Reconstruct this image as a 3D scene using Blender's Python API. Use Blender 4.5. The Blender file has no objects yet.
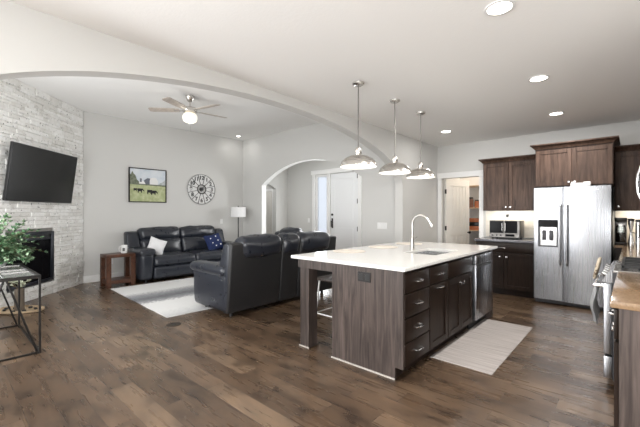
import bpy, bmesh, math, random
from mathutils import Vector, Matrix, noise
R = math.radians
PI = math.pi
C = bpy.context.scene.collection
scene = bpy.context.scene
rnd = random.Random(7)

# ------------------------------------------------------------------ camera, world, lights, exposure
F_PX = 348.0
cam_d = bpy.data.cameras.new('camera')
cam_d.sensor_width = 36.0
cam_d.lens = 36.0 * F_PX / 640.0
cam_d.clip_start = 0.02
cam = bpy.data.objects.new('camera', cam_d)
C.objects.link(cam)
cam.location = (0, 0, 1.35)
cam.rotation_euler = (R(90), 0, math.atan(313.0 / 348.0))
scene.camera = cam

scene.view_settings.view_transform = 'Standard'
scene.view_settings.look = 'None'
scene.view_settings.gamma = 1.0
scene.view_settings.exposure = 0.24
scene.view_settings.use_curve_mapping = False
scene.cycles.use_denoising = True
scene.cycles.max_bounces = 10
scene.cycles.diffuse_bounces = 6
scene.cycles.glossy_bounces = 5
scene.cycles.transmission_bounces = 8
scene.cycles.transparent_max_bounces = 12
scene.cycles.caustics_reflective = False
scene.cycles.caustics_refractive = False
scene.cycles.sample_clamp_indirect = 6.0

world = bpy.data.worlds.new('sky')
scene.world = world
world.use_nodes = True
wn = world.node_tree
bg = wn.nodes['Background']
bg.inputs['Color'].default_value = (0.96, 0.98, 1.0, 1)
bg.inputs['Strength'].default_value = 1.0

def area_light(name, loc, rot, sx, sy, power, col=(1, 1, 1)):
    l = bpy.data.lights.new(name, 'AREA')
    l.shape = 'RECTANGLE'; l.size = sx; l.size_y = sy
    l.energy = power; l.color = col
    o = bpy.data.objects.new(name, l); C.objects.link(o)
    o.location = loc; o.rotation_euler = rot
    return o
# area lights at window openings; the unseen openings are added, placed for their light
area_light('daylight_living_window', (-4.55, -0.10, 1.60), (R(95), 0, 0), 2.3, 2.2, 98, (0.985, 0.99, 1.0))
area_light('fill_dining_window', (-2.95, -2.2, 1.35), (R(95), 0, R(-90)), 2.6, 1.9, 350, (0.98, 0.99, 1.0))  # added fill from an unseen opening, tipped slightly upward
area_light('fill_patio_opening', (2.3, -3.97, 1.3), (R(122), 0, 0), 2.2, 2.0, 350, (0.98, 0.99, 1.0))  # added fill, kept out of the fridge's mirror angle and tipped at the ceiling
area_light('daylight_side_light', (-6.51, 7.27, 1.25), (R(90), 0, R(180)), 0.36, 2.1, 24, (0.95, 0.98, 1))
area_light('fill_foyer_window', (-4.2, 7.27, 1.9), (R(90), 0, R(180)), 0.9, 1.2, 64, (1, 1, 1))  # added fill for the foyer, from an opening hidden behind the pier

# ------------------------------------------------------------------ materials
def new_mat(name, col=(0.5, 0.5, 0.5), rough=0.5, metal=0.0, spec=0.5, **kw):
    m = bpy.data.materials.new(name); m.use_nodes = True
    b = m.node_tree.nodes['Principled BSDF']
    b.inputs['Base Color'].default_value = (*col, 1)
    b.inputs['Roughness'].default_value = rough
    b.inputs['Metallic'].default_value = metal
    b.inputs['Specular IOR Level'].default_value = spec
    for k, v in kw.items():
        b.inputs[k.replace('_', ' ')].default_value = v
    return m
def nd(m, t, **props):
    n = m.node_tree.nodes.new(t)
    for k, v in props.items(): setattr(n, k, v)
    return n
def ln(m, a, b): m.node_tree.links.new(a, b)
def bsdf(m): return m.node_tree.nodes['Principled BSDF']
def coords(m, scale=(1, 1, 1), rot=(0, 0, 0), kind='Object'):
    tc = nd(m, 'ShaderNodeTexCoord'); mp = nd(m, 'ShaderNodeMapping')
    mp.inputs['Scale'].default_value = scale
    mp.inputs['Rotation'].default_value = rot
    ln(m, tc.outputs[kind], mp.inputs['Vector'])
    return mp.outputs['Vector']
def noise_tex(m, vec, scale, detail=4, rough=0.55, dist=0.0):
    n = nd(m, 'ShaderNodeTexNoise')
    n.inputs['Scale'].default_value = scale; n.inputs['Detail'].default_value = detail
    n.inputs['Roughness'].default_value = rough; n.inputs['Distortion'].default_value = dist
    ln(m, vec, n.inputs['Vector'])
    return n.outputs['Fac']
def ramp(m, fac, stops):
    r = nd(m, 'ShaderNodeValToRGB')
    e = r.color_ramp.elements
    while len(e) < len(stops): e.new(0.5)
    for el, (p, c) in zip(e, stops):
        el.position = p; el.color = (*c, 1)
    ln(m, fac, r.inputs['Fac'])
    return r.outputs['Color']
def mix(m, fac, a, b, mode='MIX'):
    n = nd(m, 'ShaderNodeMix'); n.data_type = 'RGBA'; n.blend_type = mode
    for val, idx in ((fac, 0), (a, 6), (b, 7)):
        if hasattr(val, 'is_linked'): ln(m, val, n.inputs[idx])
        elif isinstance(val, (int, float)): n.inputs[idx].default_value = val
        else: n.inputs[idx].default_value = (*val, 1)
    return n.outputs[2]
def bump(m, fac, strength=0.2, dist=0.01):
    b = nd(m, 'ShaderNodeBump')
    b.inputs['Strength'].default_value = strength; b.inputs['Distance'].default_value = dist
    ln(m, fac, b.inputs['Height']); ln(m, b.outputs['Normal'], bsdf(m).inputs['Normal'])

def paint(name, col, rough=0.8, tex=0.03, scale=60):
    m = new_mat(name, col, rough, spec=0.3)
    v = coords(m, kind='Object')
    bump(m, noise_tex(m, v, scale, 3), tex, 0.01)
    return m
M = {}
M['wall'] = paint('wall_paint', (0.595, 0.592, 0.575))
M['ceil'] = paint('ceiling_paint', (0.87, 0.865, 0.85), tex=0.12, scale=45)
M['trim'] = new_mat('white_trim', (0.80, 0.80, 0.79), 0.4)
M['shoe'] = new_mat('pale_shoe_molding', (0.42, 0.39, 0.355), 0.5)
M['door'] = new_mat('white_door', (0.80, 0.81, 0.82), 0.35)
M['cream'] = new_mat('cream_door', (0.72, 0.70, 0.66), 0.45)

def wood(name, dark, light, rough=0.4, scale=(14, 14, 1.2), spec=0.5, band=(0.3, 0.75)):
    m = new_mat(name, light, rough, spec=spec)
    v = coords(m, scale)
    n1 = noise_tex(m, v, 2.2, 6, 0.6, 0.6)
    c1 = ramp(m, n1, [(band[0], dark), (band[1], light)])
    v2 = coords(m, (1.5, 1.5, 0.8))
    n2 = noise_tex(m, v2, 2.0, 2)
    c2 = ramp(m, n2, [(0.3, (0.72, 0.72, 0.72)), (0.7, (1.1, 1.1, 1.1))])
    ln(m, mix(m, 1.0, c1, c2, 'MULTIPLY'), bsdf(m).inputs['Base Color'])
    return m
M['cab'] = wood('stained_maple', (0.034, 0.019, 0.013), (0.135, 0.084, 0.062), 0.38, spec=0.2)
M['cabdark'] = wood('shade_darkened_maple', (0.012, 0.0075, 0.0055), (0.027, 0.0165, 0.012), 0.36, spec=0.2)  # same maple, darkened for the shade on the island fronts
M['panel'] = wood('stained_panel', (0.020, 0.0145, 0.0125), (0.105, 0.080, 0.070), 0.40, (16, 16, 1.0), spec=0.3)
M['walnut'] = wood('red_brown_walnut', (0.045, 0.017, 0.009), (0.13, 0.052, 0.028), 0.35, (8, 8, 8))
M['recess'] = new_mat('cabinet_shadow_gap', (0.012, 0.010, 0.009), 0.6)

def floor_mat():
    m = new_mat('plank_floor', (0.1, 0.07, 0.05), 0.3)
    v = coords(m, (1, 1, 1))
    v.node.inputs['Location'].default_value = (13.3, 21.7, 0)
    br = nd(m, 'ShaderNodeTexBrick')
    br.offset = 0.37; br.offset_frequency = 2; br.squash = 1.0
    br.inputs['Scale'].default_value = 1.0
    br.inputs['Brick Width'].default_value = 0.86
    br.inputs['Row Height'].default_value = 0.165
    br.inputs['Mortar Size'].default_value = 0.0022
    br.inputs['Mortar Smooth'].default_value = 0.2
    br.inputs['Color1'].default_value = (0, 0, 0, 1)
    br.inputs['Color2'].default_value = (1, 1, 1, 1)
    br.inputs['Mortar'].default_value = (0.5, 0.5, 0.5, 1)
    ln(m, v, br.inputs['Vector'])
    tone = ramp(m, br.outputs['Color'], [(0.0, (0.078, 0.048, 0.029)), (0.35, (0.106, 0.067, 0.041)), (0.7, (0.134, 0.087, 0.055)), (1.0, (0.180, 0.122, 0.078))])
    # per plank shift of the grain so that it breaks at the joints
    add = nd(m, 'ShaderNodeVectorMath'); add.operation = 'MULTIPLY_ADD'
    add.inputs[1].default_value = (7, 7, 7)
    ln(m, br.outputs['Color'], add.inputs[0]); ln(m, v, add.inputs[2])
    mp = nd(m, 'ShaderNodeMapping'); mp.inputs['Scale'].default_value = (1.6, 12, 1)
    ln(m, add.outputs[0], mp.inputs['Vector'])
    g = noise_tex(m, mp.outputs['Vector'], 2.0, 2, 0.45, 0.1)
    grain = ramp(m, g, [(0.25, (0.80, 0.79, 0.78)), (0.55, (1.0, 1.0, 1.0)), (0.8, (1.16, 1.15, 1.14))])
    mp2 = nd(m, 'ShaderNodeMapping'); mp2.inputs['Scale'].default_value = (1.8, 3.6, 1)
    ln(m, add.outputs[0], mp2.inputs['Vector'])
    bl = noise_tex(m, mp2.outputs['Vector'], 2.0, 3, 0.5, 0.2)
    blot = ramp(m, bl, [(0.30, (0.42, 0.40, 0.39)), (0.47, (0.92, 0.92, 0.92)), (0.75, (1.22, 1.2, 1.16))])
    c = mix(m, 1.0, tone, grain, 'MULTIPLY')
    c = mix(m, 1.0, c, blot, 'MULTIPLY')
    c = mix(m, br.outputs['Fac'], c, (0.045, 0.030, 0.021))
    ln(m, c, bsdf(m).inputs['Base Color'])
    rr = ramp(m, g, [(0.2, (0.24, 0.24, 0.24)), (0.8, (0.34, 0.34, 0.34))])
    ln(m, rr, bsdf(m).inputs['Roughness'])
    bsdf(m).inputs['Specular IOR Level'].default_value = 0.72
    inv = nd(m, 'ShaderNodeMath'); inv.operation = 'MULTIPLY_ADD'
    inv.inputs[1].default_value = -1.0
    ln(m, br.outputs['Fac'], inv.inputs[0]); ln(m, g, inv.inputs[2])
    inv2 = nd(m, 'ShaderNodeMath'); inv2.operation = 'MULTIPLY'; inv2.inputs[1].default_value = -1.0
    ln(m, br.outputs['Fac'], inv2.inputs[0]); bump(m, inv2.outputs[0], 0.15, 0.002)
    return m
M['floor'] = floor_mat()

def stone_mat():
    m = new_mat('whitewashed_stone', (0.7, 0.68, 0.65), 0.85, spec=0.2)
    geo = nd(m, 'ShaderNodeNewGeometry')
    base = ramp(m, geo.outputs['Random Per Island'], [(0.0, (0.70, 0.69, 0.665)), (0.5, (0.79, 0.785, 0.77)), (1.0, (0.87, 0.87, 0.86))])
    v = coords(m, (1, 1, 1))
    n = noise_tex(m, v, 16, 5, 0.65)
    spots = ramp(m, n, [(0.28, (0.74, 0.72, 0.69)), (0.42, (0.95, 0.945, 0.93)), (0.7, (1.04, 1.04, 1.04))])
    c = mix(m, 1.0, base, spots, 'MULTIPLY')
    n2 = noise_tex(m, v, 30, 2, 0.5)
    chips = ramp(m, n2, [(0.30, (1, 1, 1)), (0.32, (0, 0, 0))])
    c = mix(m, chips, c, (0.10, 0.10, 0.095))
    ln(m, c, bsdf(m).inputs['Base Color'])
    bump(m, n, 0.55, 0.02)
    return m
M['stone'] = stone_mat()
M['mortar'] = new_mat('pale_mortar', (0.30, 0.29, 0.275), 0.9)

def leather(name, col, rough=0.32):
    m = new_mat(name, col, rough, spec=0.55)
    v = coords(m)
    n = noise_tex(m, v, 9, 5, 0.6, 0.5)
    n2 = noise_tex(m, v, 160, 2)
    mx = nd(m, 'ShaderNodeMath'); mx.operation = 'MULTIPLY_ADD'; mx.inputs[1].default_value = 0.12
    ln(m, n2, mx.inputs[0]); ln(m, n, mx.inputs[2])
    bump(m, mx.outputs[0], 0.035, 0.02)
    rr = ramp(m, n, [(0.3, (rough - 0.03,) * 3), (0.7, (rough + 0.04,) * 3)])
    ln(m, rr, bsdf(m).inputs['Roughness'])
    return m
M['leather'] = leather('charcoal_leather', (0.019, 0.022, 0.030), 0.29)  # blue tint stands in for daylight reflected on the leather
M['leatherrear'] = leather('charcoal_leather_matte', (0.010, 0.010, 0.011), 0.5)
M['plastic'] = new_mat('black_plastic', (0.015, 0.015, 0.016), 0.4)

def brushed(name, col, rough=0.28, scale=(1, 1, 60)):
    m = new_mat(name, col, rough, 1.0)
    v = coords(m, scale)
    n = noise_tex(m, v, 4, 3)
    rr = ramp(m, n, [(0.3, (rough - 0.06,) * 3), (0.7, (rough + 0.08,) * 3)])
    ln(m, rr, bsdf(m).inputs['Roughness'])
    return m
M['steel'] = brushed('stainless_steel', (0.40, 0.41, 0.435), 0.28, (40, 40, 0.25))
M['nickel'] = brushed('brushed_nickel', (0.68, 0.655, 0.62), 0.25)
M['darknickel'] = brushed('dark_nickel', (0.22, 0.21, 0.20), 0.35)
M['faucetmetal'] = brushed('faucet_nickel', (0.42, 0.41, 0.39), 0.3)
M['satin'] = brushed('satin_steel', (0.70, 0.70, 0.70), 0.22)
M['darksteel'] = brushed('dark_steel', (0.22, 0.21, 0.20), 0.4)
M['sidegrey'] = new_mat('grey_steel_side', (0.06, 0.06, 0.065), 0.5, 0.3)
M['blackmetal'] = new_mat('blackened_metal', (0.028, 0.026, 0.025), 0.45, 0.6)
M['bronze'] = new_mat('dark_bronze', (0.045, 0.034, 0.026), 0.5, 0.3)
M['black'] = new_mat('black_enamel', (0.012, 0.012, 0.012), 0.3)
M['castiron'] = new_mat('cast_iron', (0.013, 0.013, 0.013), 0.6)
M['blackglass'] = new_mat('black_glass', (0.006, 0.006, 0.007), 0.12, spec=0.08)
M['screen'] = new_mat('tv_screen', (0.006, 0.006, 0.006), 0.16, spec=0.5)
M['white'] = new_mat('white_ceramic', (0.82, 0.82, 0.81), 0.25)
M['whiteplastic'] = new_mat('white_plastic', (0.78, 0.78, 0.77), 0.4)
M['whitemetal'] = new_mat('white_enamel_metal', (0.75, 0.75, 0.74), 0.35)

def quartz():
    m = new_mat('white_quartz', (0.78, 0.77, 0.74), 0.10, spec=0.5)
    v = coords(m)
    n = noise_tex(m, v, 70, 3, 0.6)
    c = ramp(m, n, [(0.35, (0.70, 0.69, 0.665)), (0.6, (0.79, 0.78, 0.755))])
    ln(m, c, bsdf(m).inputs['Base Color'])
    return m
M['quartz'] = quartz()
def tan_top(name, a, b, rough):
    m = new_mat(name, a, rough, spec=0.55)
    v = coords(m)
    n = noise_tex(m, v, 55, 5, 0.7)
    ln(m, ramp(m, n, [(0.3, a), (0.68, b)]), bsdf(m).inputs['Base Color'])
    return m
M['tan'] = tan_top('tan_speckled_counter', (0.15, 0.092, 0.050), (0.27, 0.178, 0.105), 0.14)
M['greytop'] = tan_top('grey_speckled_counter', (0.10, 0.10, 0.115), (0.21, 0.21, 0.23), 0.14)

def tile_mat():
    m = new_mat('cream_backsplash_tile', (0.66, 0.60, 0.50), 0.3)
    v = coords(m, (1, 1, 1), (R(90), 0, 0))
    br = nd(m, 'ShaderNodeTexBrick'); br.inputs['Scale'].default_value = 1
    br.inputs['Brick Width'].default_value = 0.15; br.inputs['Row Height'].default_value = 0.075
    br.inputs['Mortar Size'].default_value = 0.002
    br.inputs['Color1'].default_value = (0.72, 0.68, 0.60, 1); br.inputs['Color2'].default_value = (0.68, 0.63, 0.55, 1)
    br.inputs['Mortar'].default_value = (0.62, 0.58, 0.5, 1)
    ln(m, v, br.inputs['Vector']); ln(m, br.outputs['Color'], bsdf(m).inputs['Base Color'])
    return m
M['tile'] = tile_mat()

def glass(name, tint=(1, 1, 1), alpha=0.12, rough=0.02):
    m = bpy.data.materials.new(name); m.use_nodes = True
    nt = m.node_tree; nt.nodes.clear()
    out = nt.nodes.new('ShaderNodeOutputMaterial'); mx = nt.nodes.new('ShaderNodeMixShader')
    tr = nt.nodes.new('ShaderNodeBsdfTransparent'); gl = nt.nodes.new('ShaderNodeBsdfGlossy')
    fr = nt.nodes.new('ShaderNodeFresnel'); fr.inputs['IOR'].default_value = 1.45
    ad = nt.nodes.new('ShaderNodeMath'); ad.operation = 'ADD'; ad.inputs[1].default_value = alpha * 0.3
    tr.inputs['Color'].default_value = (*tint, 1); gl.inputs['Roughness'].default_value = rough
    nt.links.new(fr.outputs[0], ad.inputs[0]); nt.links.new(ad.outputs[0], mx.inputs[0])
    nt.links.new(tr.outputs[0], mx.inputs[1]); nt.links.new(gl.outputs[0], mx.inputs[2])
    nt.links.new(mx.outputs[0], out.inputs[0])
    return m
M['glass'] = glass('clear_glass', (0.95, 0.97, 0.96))
M['smokeglass'] = glass('grey_tinted_glass', (0.45, 0.48, 0.48), 0.3)
M['greyglass'] = new_mat('grey_glass_tile', (0.17, 0.17, 0.165), 0.12, spec=0.5)
def frosted():
    m = bpy.data.materials.new('frosted_glass'); m.use_nodes = True
    nt = m.node_tree; nt.nodes.clear()
    out = nt.nodes.new('ShaderNodeOutputMaterial'); mx = nt.nodes.new('ShaderNodeMixShader')
    t = nt.nodes.new('ShaderNodeBsdfTranslucent'); d = nt.nodes.new('ShaderNodeBsdfTransparent')
    t.inputs['Color'].default_value = (0.9, 0.93, 0.98, 1)
    d.inputs['Color'].default_value = (0.85, 0.87, 0.90, 1)
    mx.inputs[0].default_value = 0.45
    nt.links.new(t.outputs[0], mx.inputs[1]); nt.links.new(d.outputs[0], mx.inputs[2]); nt.links.new(mx.outputs[0], out.inputs[0])
    return m
M['frosted'] = frosted()
def emit(name, col, s):
    m = new_mat(name, col, 0.5)
    b = bsdf(m)
    b.inputs['Emission Color'].default_value = (*col, 1); b.inputs['Emission Strength'].default_value = s
    return m
M['lamp_on'] = emit('lit_lens', (1.0, 0.95, 0.87), 9.0)
M['bulb'] = emit('lit_bulb', (1.0, 0.92, 0.80), 8.0)
M['bowl'] = emit('lit_frosted_bowl', (1.0, 0.95, 0.84), 0.45)

def fabric(name, col, rough=0.9, scale=240, st=0.25):
    m = new_mat(name, col, rough, spec=0.2)
    v = coords(m); bump(m, noise_tex(m, v, scale, 2), st, 0.004)
    return m
M['shade'] = fabric('white_linen_shade', (0.80, 0.80, 0.80))
bsdf(M['shade']).inputs['Emission Color'].default_value = (1, 0.98, 0.96, 1)
M['navy'] = fabric('navy_cloth', (0.018, 0.028, 0.085))
M['whitecloth'] = fabric('white_cloth', (0.72, 0.72, 0.73), scale=60, st=0.4)
M['towel'] = fabric('pale_grey_towel', (0.62, 0.63, 0.64), scale=120, st=0.5)
def potholder():
    m = fabric('printed_cotton', (0.6, 0.52, 0.4))
    v = coords(m, (40, 40, 40))
    n = noise_tex(m, v, 1.2, 2)
    ln(m, ramp(m, n, [(0.42, (0.16, 0.12, 0.08)), (0.5, (0.66, 0.57, 0.44))]), bsdf(m).inputs['Base Color'])
    return m
M['printed'] = potholder()
M['jute'] = fabric('woven_jute', (0.66, 0.61, 0.55), scale=150, st=0.5)
M['tray'] = wood('pale_wood_tray', (0.42, 0.30, 0.18), (0.62, 0.49, 0.34), 0.5, (6, 6, 6))
M['vase'] = wood('weathered_wood_vase', (0.10, 0.08, 0.06), (0.24, 0.195, 0.15), 0.7, (20, 20, 3))

def rug_mat():
    m = fabric('shaded_stripe_rug', (0.8, 0.8, 0.8), scale=200, st=0.5)
    tc = nd(m, 'ShaderNodeTexCoord'); sp = nd(m, 'ShaderNodeSeparateXYZ')
    ln(m, tc.outputs['Object'], sp.inputs[0])
    n = noise_tex(m, tc.outputs['Object'], 26, 5, 0.7)
    sc = nd(m, 'ShaderNodeMath'); sc.operation = 'MULTIPLY_ADD'; sc.inputs[1].default_value = 0.5; sc.inputs[2].default_value = -0.25
    ln(m, n, sc.inputs[0])
    ad = nd(m, 'ShaderNodeMath'); ad.operation = 'ADD'
    ln(m, sp.outputs['X'], ad.inputs[0]); ln(m, sc.outputs[0], ad.inputs[1])
    mr = nd(m, 'ShaderNodeMapRange'); mr.inputs['From Min'].default_value = -1.22; mr.inputs['From Max'].default_value = 1.22
    ln(m, ad.outputs[0], mr.inputs['Value'])
    W_ = (0.74, 0.74, 0.73); G = (0.16, 0.165, 0.18)
    c = ramp(m, mr.outputs[0], [(0.0, W_), (0.29, W_), (0.38, (0.33, 0.335, 0.345)), (0.50, G), (0.60, (0.33, 0.335, 0.345)), (0.64, W_), (0.86, W_), (1.0, (0.52, 0.52, 0.52))])
    ln(m, c, bsdf(m).inputs['Base Color'])
    return m
M['rug'] = rug_mat()
def kitchen_rug():
    m = fabric('striped_beige_mat', (0.6, 0.55, 0.5), scale=200, st=0.4)
    v = coords(m, (1.0, 34, 1)); n = noise_tex(m, v, 1.6, 4, 0.65)
    ln(m, ramp(m, n, [(0.3, (0.28, 0.245, 0.225)), (0.5, (0.44, 0.40, 0.38)), (0.7, (0.54, 0.50, 0.475))]), bsdf(m).inputs['Base Color'])
    return m
M['mat'] = kitchen_rug()
def leaf_mat():
    m = new_mat('green_leaf', (0.05, 0.13, 0.03), 0.5)
    g = nd(m, 'ShaderNodeNewGeometry')
    c = ramp(m, g.outputs['Random Per Island'], [(0, (0.03, 0.085, 0.035)), (0.5, (0.085, 0.19, 0.085)), (1, (0.36, 0.47, 0.31))])
    ln(m, c, bsdf(m).inputs['Base Color'])
    return m
M['leaf'] = leaf_mat()
M['stem'] = new_mat('brown_stem', (0.10, 0.075, 0.035), 0.7)
M['coffee'] = new_mat('dark_coffee', (0.012, 0.007, 0.004), 0.2)
M['orange'] = new_mat('orange_pack', (0.42, 0.13, 0.05), 0.5)
M['brownpack'] = new_mat('brown_pack', (0.15, 0.06, 0.035), 0.4)
M['shelfwood'] = new_mat('shelf_wood', (0.55, 0.38, 0.24), 0.5)

# ------------------------------------------------------------------ mesh helpers
def root_of(o):
    while o.parent: o = o.parent
    return o
class MB:
    def __init__(s): s.bm = bmesh.new()
    def merge(s, t, mtx=None):
        if mtx is not None: t.transform(mtx)
        me = bpy.data.meshes.new('tmp'); t.to_mesh(me); t.free()
        s.bm.from_mesh(me); bpy.data.meshes.remove(me)
    def box(s, x0, y0, z0, x1, y1, z1, bev=0.0, seg=2, mtx=None):
        t = bmesh.new(); bmesh.ops.create_cube(t, size=1)
        for v in t.verts:
            v.co = Vector((x0 if v.co.x < 0 else x1, y0 if v.co.y < 0 else y1, z0 if v.co.z < 0 else z1))
        if bev > 0: bmesh.ops.bevel(t, geom=list(t.edges), offset=bev, segments=seg, affect='EDGES', profile=0.5)
        bmesh.ops.recalc_face_normals(t, faces=list(t.faces))
        s.merge(t, mtx); return s
    def prism(s, poly, axis, a, b, bev=0.0, seg=2, mtx=None):
        """poly: list of 2-D points in the other two axes, extruded along axis from a to b."""
        def P(p, w):
            return {'x': (w, p[0], p[1]), 'y': (p[0], w, p[1]), 'z': (p[0], p[1], w)}[axis]
        t = bmesh.new()
        va = [t.verts.new(P(p, a)) for p in poly]; vb = [t.verts.new(P(p, b)) for p in poly]
        n = len(poly)
        t.faces.new(va); t.faces.new(vb[::-1])
        for i in range(n): t.faces.new((va[i], vb[i], vb[(i + 1) % n], va[(i + 1) % n]))
        bmesh.ops.recalc_face_normals(t, faces=list(t.faces))
        if bev > 0: bmesh.ops.bevel(t, geom=list(t.edges), offset=bev, segments=seg, affect='EDGES', profile=0.5)
        if n > 5: bmesh.ops.triangulate(t, faces=[f for f in t.faces if len(f.verts) > 4])
        s.merge(t, mtx); return s
    def lathe(s, prof, c=(0, 0, 0), seg=24, mtx=None, sx=1.0, sy=1.0):
        t = bmesh.new(); rings = []
        for r, z in prof:
            if r < 1e-6: rings.append([t.verts.new((c[0], c[1], c[2] + z))])
            else: rings.append([t.verts.new((c[0] + sx * r * math.cos(2 * PI * k / seg), c[1] + sy * r * math.sin(2 * PI * k / seg), c[2] + z)) for k in range(seg)])
        for a, b in zip(rings, rings[1:]):
            for k in range(seg):
                k2 = (k + 1) % seg
                if len(a) == 1 and len(b) == 1: continue
                if len(a) == 1: t.faces.new((a[0], b[k], b[k2]))
                elif len(b) == 1: t.faces.new((a[k], a[k2], b[0]))
                else: t.faces.new((a[k], a[k2], b[k2], b[k]))
        bmesh.ops.recalc_face_normals(t, faces=list(t.faces))
        s.merge(t, mtx); return s
    def tube(s, pts, r, seg=8, closed=False, mtx=None):
        pts = [Vector(p) for p in pts]; n = len(pts)
        rs = r if isinstance(r, (list, tuple)) else [r] * n
        t = bmesh.new(); rings = []; up = None
        for i, p in enumerate(pts):
            if closed: d = pts[(i + 1) % n] - pts[i - 1]
            else: d = pts[min(i + 1, n - 1)] - pts[max(i - 1, 0)]
            d.normalize()
            if up is None:
                up = Vector((0, 0, 1)) if abs(d.z) < 0.9 else Vector((1, 0, 0))
            a = d.cross(up)
            if a.length < 1e-5: a = d.cross(Vector((0.3, 1, 0.2)))
            a.normalize(); b = a.cross(d).normalized(); up = b
            rings.append([t.verts.new(p + rs[i] * (math.cos(2 * PI * k / seg) * a + math.sin(2 * PI * k / seg) * b)) for k in range(seg)])
        m_ = n if closed else n - 1
        for i in range(m_):
            A, B = rings[i], rings[(i + 1) % n]
            for k in range(seg): t.faces.new((A[k], A[(k + 1) % seg], B[(k + 1) % seg], B[k]))
        if not closed:
            t.faces.new(rings[0][::-1]); t.faces.new(rings[-1])
        bmesh.ops.recalc_face_normals(t, faces=list(t.faces))
        s.merge(t, mtx); return s
    def cyl(s, p0, p1, r, seg=16, mtx=None): return s.tube([p0, p1], r, seg, mtx=mtx)
    def cushion(s, c, size, r, puff=(0, 0, 0), n=7, wob=0.0, seed=0.0, mtx=None, fn=None):
        h = [x / 2 for x in size]; r = min(r, min(h) * 0.98)
        def axis(hs):
            e = [-hs, -hs + r * 0.25, -hs + r * 0.6, -hs + r]
            inn = [(-hs + r) + (2 * (hs - r)) * k / n for k in range(1, n)]
            return e + inn + [-x for x in e[::-1]]
        A = [axis(x) for x in h]
        t = bmesh.new()
        def mapv(p):
            p = Vector(p)
            q = Vector([max(-h[i] + r, min(h[i] - r, p[i])) for i in range(3)])
            d = p - q
            if d.length > 1e-9: q = q + d.normalized() * r
            u = [max(-1, min(1, p[i] / h[i])) for i in range(3)]
            for i in range(3):
                j, k = (i + 1) % 3, (i + 2) % 3
                w = (1 - u[j] ** 2) * (1 - u[k] ** 2)
                if abs(u[i]) > 0.3: q[i] += puff[i] * w * (1 if u[i] > 0 else -1) * abs(u[i])
            if wob:
                q += wob * noise.noise_vector(q * 5.0 + Vector((seed, seed * 1.7, seed * 0.3)))
            if fn: q = fn(q)
            return q + Vector(c)
        for ax in range(3):
            j, k = (ax + 1) % 3, (ax + 2) % 3
            for sg in (-1, 1):
                g = []
                for a in A[j]:
                    row = []
                    for b in A[k]:
                        p = [0, 0, 0]; p[ax] = sg * h[ax]; p[j] = a; p[k] = b
                        row.append(t.verts.new(mapv(p)))
                    g.append(row)
                for i in range(len(g) - 1):
                    for l in range(len(g[0]) - 1):
                        t.faces.new((g[i][l], g[i + 1][l], g[i + 1][l + 1], g[i][l + 1]))
        bmesh.ops.remove_doubles(t, verts=list(t.verts), dist=1e-5)
        bmesh.ops.recalc_face_normals(t, faces=list(t.faces))
        s.merge(t, mtx); return s
    def quad(s, pts):
        s.bm.faces.new([s.bm.verts.new(p) for p in pts]); return s
    def build(s, name, mat, parent=None, world=False, angle=35):
        """world=True: vertices were given in world space (parent unrotated)"""
        if world and parent is not None:
            off = root_of(parent).location
            for v in s.bm.verts: v.co -= off
        me = bpy.data.meshes.new(name); s.bm.to_mesh(me); s.bm.free()
        for m in (mat if isinstance(mat, (list, tuple)) else [mat]): me.materials.append(m)
        me.shade_smooth(); me.set_sharp_from_angle(angle=R(angle))
        o = bpy.data.objects.new(name, me); C.objects.link(o)
        if parent is not None: o.parent = parent
        return o
def thing(name, label, cat, loc=(0, 0, 0), rotz=0, group=None):
    o = bpy.data.objects.new(name, None); C.objects.link(o)
    o.empty_display_size = 0.1
    o.location = loc; o.rotation_euler = (0, 0, rotz)
    return tag(o, label, cat, group)
def tag(o, label, cat, group=None):
    o['label'] = label; o['category'] = cat
    if group: o['group'] = group
    return o
def struct(name, mb, mat, label=None, cat=None):
    o = mb.build(name, mat)
    o['kind'] = 'structure'
    o['label'] = label or name.replace('_', ' '); o['category'] = cat or name.split('_')[0]
    return o
def copy_tree(o, parent=None):
    c = o.copy(); C.objects.link(c); c.parent = parent
    for ch in list(o.children): copy_tree(ch, c)
    return c
def centre_origin(o, loc):
    """move a single mesh's origin to loc without moving it"""
    loc = Vector(loc)
    o.data.transform(Matrix.Translation(-loc)); o.location = loc
    return o

# ------------------------------------------------------------------ room shell
HK, HL = 2.72, 3.33
struct('floor', MB().box(-9.4, -4.2, -0.1, 3.8, 8.4, 0.0), M['floor'], 'dark brown wide plank wooden floor')
struct('ceiling', MB().box(-2.99, -4.2, HK, 3.8, 8.4, HK + 0.1), M['ceil'], 'white textured kitchen ceiling')
struct('ceiling_living', MB().box(-9.4, -0.3, HL, -2.99, 7.42, HL + 0.1), M['ceil'], 'raised white living room ceiling', 'ceiling')

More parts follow.
